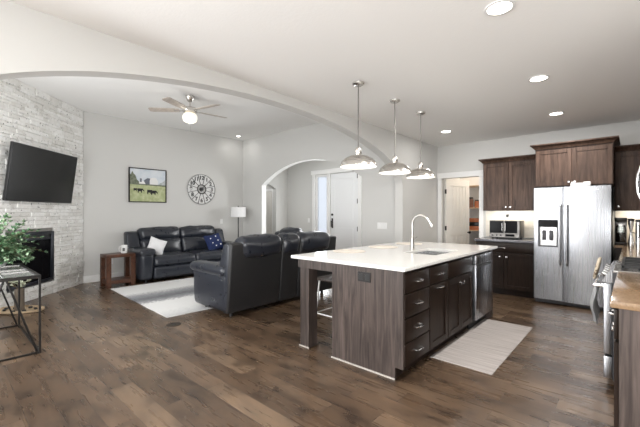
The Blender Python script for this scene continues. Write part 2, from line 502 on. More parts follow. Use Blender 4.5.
def arch_pts(a0, a1, zs, za, n=40, power=2.0):
    """elliptic arch from a1 down to a0 (right to left)"""
    c, hw = (a0 + a1) / 2, (a1 - a0) / 2
    return [(c + hw * math.cos(PI * k / n), zs + (za - zs) * math.sin(PI * k / n)) for k in range(n + 1)]
def seg_arch(a0, a1, zs, za, n=32):
    c, hw, h = (a0 + a1) / 2, (a1 - a0) / 2, za - zs
    rr = (hw * hw + h * h) / (2 * h); zc = za - rr
    th = math.asin(hw / rr)
    return [(c + rr * math.sin(th - 2 * th * k / n), zc + rr * math.cos(th - 2 * th * k / n)) for k in range(n + 1)]
def arch_wall(axis, a, b, e0, e1, H, o0, o1, arch, reveal=False):
    """wall from e0 to e1 (H high) with an arched opening o0..o1, as left pier, right pier and head strip"""
    mb = MB()
    poly = [(e0, 0), (o0, 0)] + arch[::-1] + [(o1, 0), (e1, 0), (e1, H), (e0, H)]
    mb.prism(poly, axis, a, b)
    if reveal:
        k = {'x': 0, 'y': 1}[axis]; u = 1 - k
        for f in mb.bm.faces:
            f.normal_update(); c_ = f.calc_center_median()
            if abs(f.normal[k]) < 0.1 and o0 - 0.01 < c_[u] < o1 + 0.01 and 0.01 < c_.z < H - 0.05: f.material_index = 1
    return mb
# big arched header between kitchen and living room (runs along Y)
struct('wall_header', arch_wall('x', -3.14, -2.99, -0.30, 7.06, HL, -0.12, 5.48, arch_pts(-0.12, 5.48, 1.83, 2.612, 60)), M['wall'], 'long header wall with wide shallow arch between kitchen and living room')
struct('wall_arch', arch_wall('y', 5.64, 5.78, -7.9, -3.14, HL, -7.08, -3.97, seg_arch(-7.08, -3.97, 2.07, 2.56), True), [M['wall'], M['trim']], 'grey living room wall with arched opening to entry')
struct('wall_living', arch_wall('x', -8.05, -7.9, -0.3, 7.42, HL, 5.9, 6.83, seg_arch(5.9, 6.83, 2.08, 2.22)), M['wall'], 'grey living room wall behind the dark leather sofa')
def holes_wall(axis, a, b, e0, e1, z0, H, holes):
    """wall with rectangular holes (u0,u1,z0,z1)"""
    mb = MB(); holes = sorted(holes)
    def bx(u0, u1, w0, w1):
        if u1 - u0 < 1e-4 or w1 - w0 < 1e-4: return
        if axis == 'y': mb.box(u0, a, w0, u1, b, w1)
        else: mb.box(a, u0, w0, b, u1, w1)
    u = e0
    for h0, h1, w0, w1 in holes:
        bx(u, h0, z0, H); bx(h0, h1, z0, w0); bx(h0, h1, w1, H); u = h1
    bx(u, e1, z0, H)
    return mb
struct('wall_front', holes_wall('y', 7.30, 7.42, -7.9, -3.14, 0, HL, [(-6.74, -6.28, 0.12, 2.44), (-6.18, -5.24, 0, 2.44), (-4.65, -3.75, 1.3, 2.5)]), M['wall'], 'entry wall holding the white front door')
struct('wall_kitchen', holes_wall('y', 6.94, 7.06, -2.99, 0.55, 0, HK, [(-2.90, -2.17, 0, 2.06)]), M['wall'], 'grey kitchen wall behind the refrigerator')
struct('wall_right', MB().box(0.55, 1.6, 0, 0.67, 7.06, HK).box(0.67, 1.6, 0, 3.7, 1.72, HK).box(3.6, -4.12, 0, 3.72, 1.6, HK), M['wall'], 'kitchen wall behind the range')  # includes an unseen dining bump-out added to hold the patio fill
struct('wall_back', holes_wall('y', -4.12, -4.0, -2.99, 3.6, 0, HK, [(-1.95, -1.45, 0.3, 2.3), (1.2, 3.4, 0.2, 2.3)]), M['wall'])
struct('wall_dining', holes_wall('x', -3.14, -2.99, -4.12, -0.30, 0, HK, [(-3.5, -0.9, 0.4, 2.3)]), M['wall'])
struct('wall_window', holes_wall('y', -0.30, -0.12, -7.9, -3.14, 0, HL, [(-5.7, -3.4, 0.5, 2.7)]), M['wall'])
struct('wall_hall', MB().box(-9.4, 5.5, 0, -9.25, 7.42, 2.6).box(-9.25, 5.5, 0, -8.05, 5.62, 2.6).box(-9.25, 7.1, 0, -8.05, 7.22, 2.6).box(-9.25, 5.62, 2.5, -8.05, 7.1, 2.6), M['wall'], 'side hall seen through the small arch')
struct('wall_pantry', MB().box(-2.99, 8.2, 0, -1.2, 8.32, HK).box(-1.32, 7.06, 0, -1.2, 8.2, HK).box(-3.11, 7.06, 0, -2.99, 8.32, HK), M['trim'], 'white pantry closet interior')
struct('wall_backsplash', MB().box(-2.05, 6.925, 0.925, -1.14, 6.94, 1.40).box(-0.2, 6.925, 0.925, 0.55, 6.94, 1.385).box(0.535, 2.25, 0.925, 0.55, 6.925, 1.385), M['tile'], 'cream tile backsplash')

# unseen window frames, openings placed for the light they give
def window_frame(name, axis, pos, u0, u1, z0, z1, mull):
    mb = MB(); t = 0.06
    def bx(a0, a1, w0, w1):
        if axis == 'y': mb.box(a0, pos - 0.03, w0, a1, pos + 0.03, w1)
        else: mb.box(pos - 0.03, a0, w0, pos + 0.03, a1, w1)
    bx(u0, u0 + t, z0, z1); bx(u1 - t, u1, z0, z1); bx(u0 + t, u1 - t, z0, z0 + t); bx(u0 + t, u1 - t, z1 - t, z1)
    for k in range(1, mull):
        c = u0 + (u1 - u0) * k / mull
        bx(c - 0.03, c + 0.03, z0 + t, z1 - t)
    return struct(name, mb, M['trim'])
window_frame('window_1', 'y', -0.21, -5.7, -3.4, 0.5, 2.7, 3)
window_frame('window_2', 'x', -3.06, -3.5, -0.9, 0.4, 2.3, 2)
window_frame('window_3', 'y', -4.06, -1.95, -1.45, 0.3, 2.3, 1)  # put in to reflect as a bright band on the fridge
window_frame('window_added_patio', 'y', -4.06, 1.2, 3.4, 0.2, 2.3, 2)  # opening added for the patio fill
window_frame('window_added_foyer', 'y', 7.36, -4.65, -3.75, 1.3, 2.5, 1)  # opening added to light the foyer

# baseboards
def base(name, x0, y0, x1, y1): return struct(name, MB().box(x0, y0, 0, x1, y1, 0.14, 0.004, 1), M['trim'], cat='baseboard')
base('baseboard_living', -7.9, 1.86, -7.884, 5.64)
base('baseboard_arch', -7.884, 5.624, -7.08, 5.64)
base('baseboard_pier', -3.97, 5.624, -3.14, 5.64)
base('baseboard_header', -2.99, 5.48, -2.974, 6.94)
base('baseboard_entry', -7.9, 7.284, -6.84, 7.30)
base('baseboard_hall', -7.9, 6.93, -7.884, 7.284)

# stone fireplace wall (45 degrees): local x along the wall from the right corner, local -y out of the face
sw_o = Vector((-7.90, 1.90, 0)); sw_rot = Matrix.Translation(sw_o) @ Matrix.Rotation(R(-45), 4, 'Z')
# local x -> (1,-1)/sqrt2 ; local y -> (1,1)/sqrt2 which is out of the wall
FB0, FB1, FBZ0, FBZ1 = 0.78, 1.74, 0.22, 1.06
mb = MB(); mb_back = MB()
LW = 2.86
z = 0.0
while z < HL - 0.005:
    h = rnd.choice([0.045, 0.055, 0.065, 0.075])
    if HL - (z + h) < 0.05: h = HL - z
    x = 0.0
    while x < LW:
        l = rnd.uniform(0.10, 0.36)
        if LW - (x + l) < 0.12: l = LW - x
        segs = [(x, x + l)]
        if z + h > FBZ0 and z < FBZ1:
            segs = []
            if x < FB0: segs.append((x, min(x + l, FB0)))
            if x + l > FB1: segs.append((max(x, FB1), x + l))
        for a, b in segs:
            if b - a < 0.03: continue
            d = rnd.uniform(0.0, 0.022)
            t = bmesh.new(); bmesh.ops.create_cube(t, size=1)
            for v in t.verts:
                v.co = Vector((a + 0.001 if v.co.x < 0 else b - 0.002, 0.0 if v.co.y < 0 else -0.0, z + 0.001 if v.co.z < 0 else z + h - 0.002)) + Vector((0, 0.0 if v.co.y < 0 else 0.035 + d + rnd.uniform(-0.004, 0.004), 0))
            bmesh.ops.bevel(t, geom=[e for e in t.edges if all(v.co.y > 0.01 for v in e.verts)], offset=0.004, segments=1, affect='EDGES')
            mb.merge(t, sw_rot)
        x += l
    z += h
wf = struct('wall_fireplace', mb, M['stone'], 'whitewashed ledge stone corner fireplace wall')
struct('wall_chimney', MB().box(0, -0.12, 0, FB0, 0.004, HL, mtx=sw_rot).box(FB1, -0.12, 0, LW, 0.004, HL, mtx=sw_rot).box(FB0, -0.12, 0, FB1, 0.004, FBZ0, mtx=sw_rot).box(FB0, -0.12, FBZ1, FB1, 0.004, HL, mtx=sw_rot), M['mortar'], 'mortar bed behind the ledge stones')

hl_ = bpy.data.lights.new('hall_fill', 'POINT'); hl_.energy = 7; hl_.shadow_soft_size = 0.12  # added fill to brighten the hall door, no fixture modelled
hlo_ = bpy.data.objects.new('hall_fill', hl_); C.objects.link(hlo_); hlo_.location = (-8.6, 6.3, 2.3)
pl_ = bpy.data.lights.new('pantry_light', 'POINT'); pl_.energy = 14; pl_.shadow_soft_size = 0.1; pl_.color = (1, 0.9, 0.78)
plo_ = bpy.data.objects.new('pantry_light', pl_); C.objects.link(plo_); plo_.location = (-2.0, 7.6, 2.5)
# front door + sidelight
tr = MB()
for x0, x1 in ((-6.84, -6.74), (-6.28, -6.18), (-5.24, -5.14)): tr.box(x0, 7.265, 0, x1, 7.30, 2.45, 0.004, 1)
tr.box(-6.88, 7.255, 2.45, -5.10, 7.30, 2.57, 0.005, 1)
struct('trim_1', tr, M['trim'], 'white casing around front door and sidelight', 'trim')
def slab_door(mb, x0, x1, z0, z1, y, panels, th=0.045, plank=0):
    """door facing -y with sunk panels: stiles and rails plus recessed sheets"""
    mb.box(x0, y + 0.012, z0, x1, y + th, z1)
    cuts = sorted(panels, key=lambda p: p[2])
    xs0, xs1 = panels[0][0], panels[0][1]
    mb.box(x0, y, z0, xs0, y + 0.012, z1); mb.box(xs1, y, z0, x1, y + 0.012, z1)
    zz = z0
    for p in cuts:
        mb.box(xs0, y, zz, xs1, y + 0.012, p[2]); zz = p[3]
        if plank:
            w = (xs1 - xs0) / plank
            for k in range(plank): mb.box(xs0 + w * k + 0.004, y + 0.005, p[2] + 0.012, xs0 + w * (k + 1) - 0.004, y + 0.013, p[3] - 0.012, 0.003, 1)
        else: mb.box(xs0 + 0.03, y + 0.004, p[2] + 0.03, xs1 - 0.03, y + 0.013, p[3] - 0.03, 0.006, 1)
    mb.box(xs0, y, zz, xs1, y + 0.012, z1)
mb = MB(); slab_door(mb, -6.175, -5.245, 0.01, 2.43, 7.31, [(-6.03, -5.39, 0.25, 1.0), (-6.03, -5.39, 1.15, 2.28)])
d1 = struct('door_1', mb, M['door'], 'white front door with black handle set', 'door')
o = MB().box(-6.14, 7.295, 0.95, -6.09, 7.311, 1.22, 0.004).tube([(-6.115, 7.31, 1.16), (-6.115, 7.25, 1.15), (-6.115, 7.25, 0.99), (-6.115, 7.31, 0.98)], 0.01).build('door_handle', M['blackmetal'], d1)
o = MB().cyl((-6.115, 7.311, 1.32), (-6.115, 7.285, 1.32), 0.03).build('deadbolt', M['blackmetal'], d1)
for zz in (0.22, 0.95, 1.67, 2.32): MB().box(-5.285, 7.300, zz - 0.06, -5.245, 7.312, zz + 0.06).build('hinge', M['blackmetal'], d1)
w5 = window_frame('window_5', 'y', 7.355, -6.74, -6.28, 0.12, 2.44, 1)
w5['label'] = 'narrow sidelight window beside the front door'
MB().box(-6.68, 7.35, 0.18, -6.34, 7.36, 2.38).build('window_pane', M['frosted'], w5)

# hall door behind the small arch
mb = MB()
mb.box(-9.20, 7.07, 0, -9.13, 7.10, 2.05).box(-8.37, 7.07, 0, -8.30, 7.10, 2.05).box(-9.20, 7.07, 2.05, -8.30, 7.10, 2.12)
struct('trim_2', mb, M['trim'], 'white casing of the hall door', 'trim')
mb = MB(); slab_door(mb, -0.38, 0.38, 0.01, 2.035, 0, [(-0.25, 0.25, 0.2, 0.95), (-0.25, 0.25, 1.1, 1.9)])
d2 = struct('door_2', mb, M['cream'], 'cream hall door seen through the small arch', 'door')
d2.location = (-8.75, 7.055, 0)

# pantry door, casing and shelves
tr = MB().box(-2.98, 6.915, 0, -2.90, 6.94, 2.07, 0.003, 1).box(-2.17, 6.915, 0, -2.09, 6.94, 2.07, 0.003, 1).box(-2.985, 6.91, 2.06, -2.08, 6.94, 2.17, 0.004, 1)
struct('trim_3', tr, M['trim'], 'white casing around the pantry doorway', 'trim')
mb = MB(); slab_door(mb, 0, 0.70, 0.01, 2.05, -0.045, [(0.11, 0.59, 0.2, 0.9), (0.11, 0.59, 1.03, 1.92)], plank=5)
d3 = struct('door_3', mb, M['cream'], 'cream plank panel pantry door standing ajar', 'door')
d3.location = (-2.885, 7.03, 0); d3.rotation_euler = (0, 0, R(70))
MB().lathe([(0.012, 0), (0.012, 0.03), (0.028, 0.04), (0.028, 0.06), (0, 0.068)], mtx=Matrix.Translation((0.645, -0.045, 0.95)) @ Matrix.Rotation(R(90), 4, 'X')).build('door_knob', M['blackmetal'], d3)
for zz in (0.3, 1.05, 1.8): MB().box(-0.008, -0.05, zz - 0.045, 0.012, -0.02, zz + 0.045).build('hinge', M['blackmetal'], d3)
shelf_lab = {0.55: 'lowest pantry shelf, behind the island worktop line', 0.99: 'pantry shelf carrying the stack of flat packets', 1.48: 'pantry shelf carrying two brown jars', 1.96: 'topmost pantry shelf, empty'}
for zz in (0.55, 0.99, 1.48, 1.96):
    o = MB().box(-2.985, 7.84, zz - 0.02, -1.325, 8.195, zz).build('pantry_shelf', M['shelfwood'])
    tag(o, shelf_lab[zz], 'shelf', 'pantry shelves')
def jar(x, y, z, r, h, mat, label):
    t = thing('storage_jar', label, 'jar', (x, y, z), 0, 'jars in the pantry')
    MB().lathe([(0, 0), (r, 0), (r, h * 0.75), (r * 0.75, h * 0.83), (0, h * 0.83)]).build('body', mat, t)
    MB().lathe([(0, h * 0.83), (r * 0.8, h * 0.83), (r * 0.8, h), (0, h)]).build('lid', M['black'], t)
jar(-2.66, 7.95, 1.48, 0.05, 0.23, M['brownpack'], 'tall brown jar on the pantry shelf, nearest the open door')
jar(-2.54, 7.96, 1.48, 0.05, 0.17, M['orange'], 'shorter orange jar right of the brown pantry jar')
for k, (zz, mt, lab) in enumerate(((0.99, 'orange', 'orange packet lying directly on pantry shelf'), (1.076, 'black', 'dark packet in the middle of the pantry stack'), (1.162, 'orange', 'orange packet topmost of the pantry stack'))):
    o = MB().box(-0.11, -0.10, 0, 0.11, 0.10, 0.085, 0.006).build('food_packet', M[mt]); o.location = (-2.58, 7.98, zz)
    tag(o, lab, 'packet', 'packets in the pantry')
o = MB().box(-0.09, -0.1, 0, 0.09, 0.1, 0.13, 0.004).build('storage_box', M['black']); o.location = (-2.60, 7.98, 0.55)
tag(o, 'black box on the lowest pantry shelf, below the packets', 'box')

# ------------------------------------------------------------------ cabinets (local: front face y=0 looking to -y)
def bar_pull(parent, x, z, w=0.10, vertical=False, mat='satin', y=-0.02):
    pts = [(-w / 2, 0, 0), (-w / 2, -0.022, 0), (-w / 2 + 0.012, -0.030, 0), (w / 2 - 0.012, -0.030, 0), (w / 2, -0.022, 0), (w / 2, 0, 0)]
    if vertical: pts = [(p[2], p[1], p[0]) for p in pts]
    return MB().tube([(x + p[0], y + p[1], z + p[2]) for p in pts], 0.0055, 8).build('handle', M[mat], parent)
def knob(parent, x, z, mat='satin', y=-0.02):
    return MB().lathe([(0.006, 0), (0.006, 0.012), (0.015, 0.018), (0.015, 0.025), (0, 0.029)], seg=14, mtx=Matrix.Translation((x, y, z)) @ Matrix.Rotation(R(90), 4, 'X')).build('knob', M[mat], parent)
def shaker(mb, x0, x1, z0, z1, fr=0.058, y=-0.02):
    mb.box(x0, y, z0, x0 + fr, 0, z1, 0.002, 1).box(x1 - fr, y, z0, x1, 0, z1, 0.002, 1)
    mb.box(x0 + fr, y, z0, x1 - fr, 0, z0 + fr, 0.002, 1).box(x0 + fr, y, z1 - fr, x1 - fr, 0, z1, 0.002, 1)
    mb.box(x0 + fr - 0.001, y + 0.011, z0 + fr - 0.001, x1 - fr + 0.001, -0.001, z1 - fr + 0.001)
def front(t, kind, x0, x1, z0, z1, mat, pulls):
    mb = MB()
    if kind == 'drawer': mb.box(x0, -0.02, z0, x1, 0, z1, 0.004, 2)
    else: shaker(mb, x0, x1, z0, z1)
    o = mb.build(kind, mat, t)
    for p in pulls:
        if p[0] == 'bar': bar_pull(o, p[1], p[2])
        elif p[0] == 'vbar': bar_pull(o, p[1], p[2], vertical=True)
        else: knob(o, p[1], p[2])
    return o
def cabinet(name, label, loc, rot, w, dep, z0, z1, fronts, mat=None, toe=False, cat='cabinet', group=None, hollow=False):
    mat = mat or M['cab']
    t = thing(name, label, cat, loc, rot, group)
    mb = MB()
    if hollow:
        mb.box(0, 0, z0, 0.018, dep, z1).box(w - 0.018, 0, z0, w, dep, z1).box(0.018, dep - 0.012, z0, w - 0.018, dep, z1).box(0.018, 0, z0, w - 0.018, dep - 0.012, z0 + 0.018)
        mb.box(0.018, 0, z1 - 0.16, w - 0.018, 0.018, z1)
    else: mb.box(0, 0, z0, w, dep, z1)
    mb.build('carcass', mat, t)
    if toe: MB().box(0.0, 0.07, 0, w, 0.09, z0).build('toe_kick', M['cabdark'], t)
    for f in fronts: front(t, f[0], f[1], f[2], f[3], f[4], mat, f[5])
    return t
def crown(t, w, dep, z, mat, l=1, r=1, out=0.06, h=0.075):
    """flaring crown on top of an upper cabinet"""
    mb = MB(); tm = bmesh.new()
    def ring(o, zz): return [tm.verts.new(p) for p in ((-o * l, -0.02 - o, zz), (w + o * r, -0.02 - o, zz), (w + o * r, dep, zz), (-o * l, dep, zz))]
    rs = [ring(0.004, z), ring(0.012, z + 0.012), ring(0.018, z + 0.02), ring(out * 0.9, z + h * 0.75), ring(out, z + h * 0.78), ring(out, z + h)]
    tm.faces.new(rs[0][::-1]); tm.faces.new(rs[-1])
    for a, b in zip(rs, rs[1:]):
        for k in range(4): tm.faces.new((a[k], a[(k + 1) % 4], b[(k + 1) % 4], b[k]))
    bmesh.ops.recalc_face_normals(tm, faces=list(tm.faces))
    mb.merge(tm)
    return mb.build('crown_molding', mat, t)

# kitchen wall uppers
w = 0.825
t = cabinet('wall_cabinet', 'two door upper cabinet above the toaster oven', (-2.0, 6.61, 0), 0, w, 0.325, 1.40, 2.24,
    [('door', 0.006, w / 2 - 0.002, 1.41, 2.22, [('knob', w / 2 - 0.035, 1.46)]), ('door', w / 2 + 0.002, w - 0.006, 1.41, 2.22, [('knob', w / 2 + 0.035, 1.46)])])
crown(t, w, 0.325, 2.24, M['cab'], 1, 0)
w = 0.93
t = cabinet('wall_cabinet', 'deep two door cabinet over the refrigerator', (-1.13, 6.27, 0), 0, w, 0.665, 1.755, 2.33,
    [('door', 0.008, w / 2 - 0.002, 1.765, 2.31, [('knob', w / 2 - 0.035, 1.815)]), ('door', w / 2 + 0.002, w - 0.008, 1.765, 2.31, [('knob', w / 2 + 0.035, 1.815)])])
crown(t, w, 0.665, 2.33, M['cab'])
w = 0.70
t = cabinet('wall_cabinet', 'upper cabinet right of the refrigerator above coffee things', (-0.195, 6.61, 0), 0, w, 0.325, 1.39, 2.24,
    [('door', 0.006, 0.345, 1.40, 2.22, [('knob', 0.04, 1.45)]), ('door', 0.35, w - 0.006, 1.40, 2.22, [])])
crown(t, w, 0.325, 2.24, M['cab'], 0, 0)
for (px, w_) in ((-1.59, 0.7), (0.10, 0.5)):
    l = bpy.data.lights.new('under_cabinet_light', 'AREA'); l.shape = 'RECTANGLE'; l.size = w_; l.size_y = 0.03; l.energy = 3.0; l.color = (1, 0.93, 0.82)
    lo = bpy.data.objects.new('under_cabinet_light', l); C.objects.link(lo); lo.location = (px, 6.70, 1.385); lo.rotation_euler = (R(20), 0, 0)
# base under toaster oven
w = 0.88
t = cabinet('base_cabinet', 'base cabinet with one wide drawer under the toaster oven', (-2.03, 6.31, 0), 0, w, 0.61, 0.10, 0.88,
    [('drawer', 0.01, w - 0.01, 0.715, 0.865, [('bar', w / 2 - 0.02, 0.79)]),
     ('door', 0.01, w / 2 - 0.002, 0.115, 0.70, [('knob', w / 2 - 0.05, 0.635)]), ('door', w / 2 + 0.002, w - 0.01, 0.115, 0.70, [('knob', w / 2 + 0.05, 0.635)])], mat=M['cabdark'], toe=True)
o = MB().box(-2.05, 6.275, 0.88, -1.14, 6.925, 0.915, 0.004, 2).build('countertop', M['greytop'])
tag(o, 'short grey countertop under the toaster oven', 'countertop')

# island (cabinet fronts look to +X)
XI = -1.38
def isl(y0, y1): return (XI, y0, 0), R(90), y1 - y0
loc, rot, w = isl(2.53, 2.99)
dz = [(0.115, 0.292), (0.302, 0.492), (0.502, 0.692), (0.702, 0.862)]
cabinet('base_cabinet', 'four drawer island cabinet at the near corner', loc, rot, w, 0.66, 0.10, 0.875,
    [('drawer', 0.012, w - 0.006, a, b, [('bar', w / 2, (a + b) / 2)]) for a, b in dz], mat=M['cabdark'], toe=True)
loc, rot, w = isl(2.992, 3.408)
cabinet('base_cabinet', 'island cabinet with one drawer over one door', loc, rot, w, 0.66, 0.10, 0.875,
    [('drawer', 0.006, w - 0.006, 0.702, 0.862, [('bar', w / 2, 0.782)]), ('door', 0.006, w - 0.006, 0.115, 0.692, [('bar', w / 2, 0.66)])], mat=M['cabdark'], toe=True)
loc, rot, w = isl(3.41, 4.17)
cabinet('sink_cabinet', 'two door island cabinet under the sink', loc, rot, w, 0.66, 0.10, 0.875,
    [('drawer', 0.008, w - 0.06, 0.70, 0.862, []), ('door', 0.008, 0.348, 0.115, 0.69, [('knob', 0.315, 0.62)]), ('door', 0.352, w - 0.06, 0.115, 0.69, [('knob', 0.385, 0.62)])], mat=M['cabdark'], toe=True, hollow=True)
# dishwasher
t = thing('dishwasher', 'stainless steel dishwasher set in the island', 'dishwasher', (XI, 4.185, 0), R(90))
w = 0.60
MB().box(0, 0.02, 0.10, w, 0.60, 0.865).build('tub', M['sidegrey'], t)
o = MB().box(0.004, -0.035, 0.11, w - 0.004, 0.018, 0.755, 0.006, 2).build('door', M['steel'], t)
MB().box(0.03, -0.0365, 0.715, w - 0.03, -0.034, 0.752, 0.0).build('pocket_handle', M['black'], o)
MB().box(0.004, -0.035, 0.757, w - 0.004, 0.018, 0.862, 0.005, 2).build('control_panel', M['steel'], t)
MB().box(0.0, 0.05, 0, w, 0.07, 0.10).build('toe_kick', M['black'], t)
# island frame: end panel, back panel, posts, aprons
t = thing('kitchen_island', 'stained wooden end panel, posts and rails carrying the island worktop', 'island', (-2.1, 3.7, 0))
mb = MB().prism([(-2.10, 0.0), (-1.435, 0.0), (-1.435, 0.10), (-1.362, 0.10), (-1.362, 0.882), (-2.10, 0.882)], 'y', 2.505, 2.528)
mb.build('end_panel', M['panel'], t, True)
MB().box(-2.105, 2.497, 0, -1.435, 2.505, 0.012).build('shoe_molding', M['shoe'], t, True)
MB().box(-2.10, 2.53, 0, -2.06, 4.90, 0.882).build('back_panel', M['panel'], t, True)
MB().box(-2.06, 4.80, 0.0, -1.365, 4.90, 0.882).build('end_panel', M['panel'], t, True)
for y0 in (2.515, 4.76):
    o = MB().box(-2.535, y0, 0.0, -2.415, y0 + 0.13, 0.80, 0.003, 1).build('post', M['panel'], t, True)
    MB().box(-2.545, y0 - 0.008, 0, -2.41, y0, 0.012).build('shoe_molding', M['shoe'], o, True)
MB().box(-2.56, 2.51, 0.80, -2.10, 2.53, 0.882).build('apron', M['panel'], t, True)
MB().box(-2.56, 2.53, 0.80, -2.54, 4.90, 0.882).build('apron', M['panel'], t, True)
MB().box(-2.54, 4.88, 0.80, -2.10, 4.90, 0.882).build('apron', M['panel'], t, True)
# worktop with sink cutout
def top_with_hole(x0, y0, x1, y1, hx0, hy0, hx1, hy1, z0, z1):
    mb = MB(); tm = bmesh.new()
    O = [(x0, y0), (x1, y0), (x1, y1), (x0, y1)]; H = [(hx0, hy0), (hx1, hy0), (hx1, hy1), (hx0, hy1)]
    V = {}
    for k, z in (('b', z0), ('t', z1)):
        V['o' + k] = [tm.verts.new((*p, z)) for p in O]; V['h' + k] = [tm.verts.new((*p, z)) for p in H]
    for k in range(4):
        n = (k + 1) % 4
        for s in 'bt': tm.faces.new((V['o' + s][k], V['o' + s][n], V['h' + s][n], V['h' + s][k]))
        tm.faces.new((V['ob'][k], V['ob'][n], V['ot'][n], V['ot'][k])); tm.faces.new((V['hb'][k], V['hb'][n], V['ht'][n], V['ht'][k]))
    bmesh.ops.recalc_face_normals(tm, faces=list(tm.faces))
    ed = [e for e in tm.edges if not ((abs(e.verts[0].co.x - e.verts[1].co.x) > 1e-6) and (abs(e.verts[0].co.y - e.verts[1].co.y) > 1e-6))]
    bmesh.ops.bevel(tm, geom=ed, offset=0.004, segments=2, affect='EDGES')
    mb.merge(tm); return mb
SX0, SX1, SY0, SY1 = -1.90, -1.53, 3.50, 4.13
o = top_with_hole(-2.66, 2.50, -1.345, 5.05, SX0, SY0, SX1, SY1, 0.885, 0.915).build('island_worktop', M['quartz'])
tag(o, 'white quartz worktop covering the kitchen island', 'countertop')
# sink
mb = MB(); g = 0.006
mb.box(SX0 - g, SY0 - g, 0.70, SX0 - 0.001, SY1 + g, 0.884).box(SX1 + 0.001, SY0 - g, 0.70, SX1 + g, SY1 + g, 0.884)
mb.box(SX0 - 0.001, SY0 - g, 0.70, SX1 + 0.001, SY0 - 0.001, 0.884).box(SX0 - 0.001, SY1 + 0.001, 0.70, SX1 + 0.001, SY1 + g, 0.884)
mb.box(SX0 - g, SY0 - g, 0.694, SX1 + g, SY1 + g, 0.70)
t = thing('kitchen_sink', 'stainless undermount sink in the island worktop', 'sink', (-1.715, 3.815, 0.694))
mb.build('bowl', M['satin'], t, True)
MB().lathe([(0, 0.701), (0.045, 0.701), (0.045, 0.704), (0.03, 0.703), (0, 0.702)], c=(-1.715, 3.815, 0)).build('drain', M['nickel'], t, True)
# faucet
t = thing('kitchen_faucet', 'brushed gooseneck faucet standing behind the island sink', 'faucet', (-1.975, 3.86, 0.915))
MB().lathe([(0, 0), (0.028, 0), (0.028, 0.006), (0.022, 0.012), (0.022, 0.10), (0.018, 0.15), (0.013, 0.16), (0, 0.16)]).build('base', M['faucetmetal'], t)
pts = [(0, 0, 0.15), (0, 0, 0.28)]
for k in range(0, 11):
    a = PI - PI * 0.86 * k / 10
    pts.append((0.105 + 0.105 * math.cos(a), 0, 0.31 + 0.105 * math.sin(a)))
MB().tube(pts, 0.0125, 12).build('neck', M['faucetmetal'], t)
e = Vector(pts[-1]); dv = (Vector(pts[-1]) - Vector(pts[-2])).normalized()
MB().tube([e, e + dv * 0.05, e + dv * 0.09], [0.0125, 0.017, 0.018], 12).build('spray_head', M['faucetmetal'], t)
MB().tube([(0, 0.015, 0.115), (0, 0.04, 0.12), (0.02, 0.085, 0.15)], [0.012, 0.008, 0.006], 8).build('lever', M['faucetmetal'], t)
# outlet in the end panel
def outlet(name, label, mtx_loc, rot, w, h, mat, n=2, dark='blackmetal', cat='outlet', inset='black', rocker=False):
    t = thing(name, label, cat, mtx_loc, rot)
    MB().box(-w / 2, -0.007, -h / 2, w / 2, 0, h / 2, 0.002, 1).build('plate', mat, t)
    for k in range(n):
        cx = (k - (n - 1) / 2) * w / n
        hh = h * 0.62; ww = w / n * 0.62
        MB().box(cx - ww / 2, -0.009, -hh / 2, cx + ww / 2, -0.006, hh / 2, 0.001, 1).build('rocker' if rocker else 'socket', M[inset], t)
    return t
outlet('wall_outlet', 'black double outlet in the island end panel', (-1.735, 2.504, 0.80), 0, 0.135, 0.085, M['blackmetal'], 2)

# placemats
for (x, y, lab) in ((-2.43, 3.20, 'round jute placemat nearest the camera on the island'), (-2.41, 3.90, 'middle of the three jute placemats on the island'), (-2.40, 4.58, 'farthest jute placemat, behind the faucet')):
    mb = MB(); mb.lathe([(0, 0), (0.185, 0), (0.19, 0.003), (0.185, 0.006), (0.15, 0.005), (0.147, 0.006), (0.1, 0.005), (0.097, 0.006), (0, 0.006)], seg=40)
    o = mb.build('placemat', M['jute']); o.location = (x, y, 0.9155)
    tag(o, lab, 'placemat', 'placemats on the island')

# bar stool under the overhang
def stool(x, y, lab):
    t = thing('bar_stool', lab, 'stool', (x, y, 0), R(0), 'stools at the island')
    MB().box(-0.17, -0.17, 0.565, 0.17, 0.17, 0.60, 0.012, 2).build('seat', M['panel'], t)
    for sx in (-1, 1):
        for sy in (-1, 1):
            MB().tube([(sx * 0.13, sy * 0.13, 0.565), (sx * 0.145, sy * 0.145, 0.35), (sx * 0.18, sy * 0.18, 0.0)], 0.011, 8).build('leg', M['whitemetal'], t)
    MB().tube([(-0.165, -0.165, 0.18), (0.165, -0.165, 0.18), (0.165, 0.165, 0.18), (-0.165, 0.165, 0.18)], 0.008, 8, closed=True).build('footrest', M['whitemetal'], t)
stool(-2.62, 3.18, 'wooden stool with white metal legs under the island overhang')

# kitchen mat
o = MB().box(-0.27, -0.80, 0, 0.27, 0.80, 0.008, 0.003, 1).build('kitchen_mat', M['mat']); o.location = (-1.145, 3.92, 0.0005)
tag(o, 'pale beige striped mat in front of the island sink', 'rug')

# refrigerator (front face plane Y=6.13)
t = thing('refrigerator', 'stainless side by side refrigerator with water dispenser', 'refrigerator', (-1.125, 6.13, 0))
FW = 0.905
MB().box(0.005, 0.075, 0.02, FW - 0.005, 0.76, 1.725).build('cabinet_body', M['sidegrey'], t)
MB().box(0.01, 0.03, 0.015, FW - 0.01, 0.074, 0.062).build('grille', M['sidegrey'], t)
s = 0.372
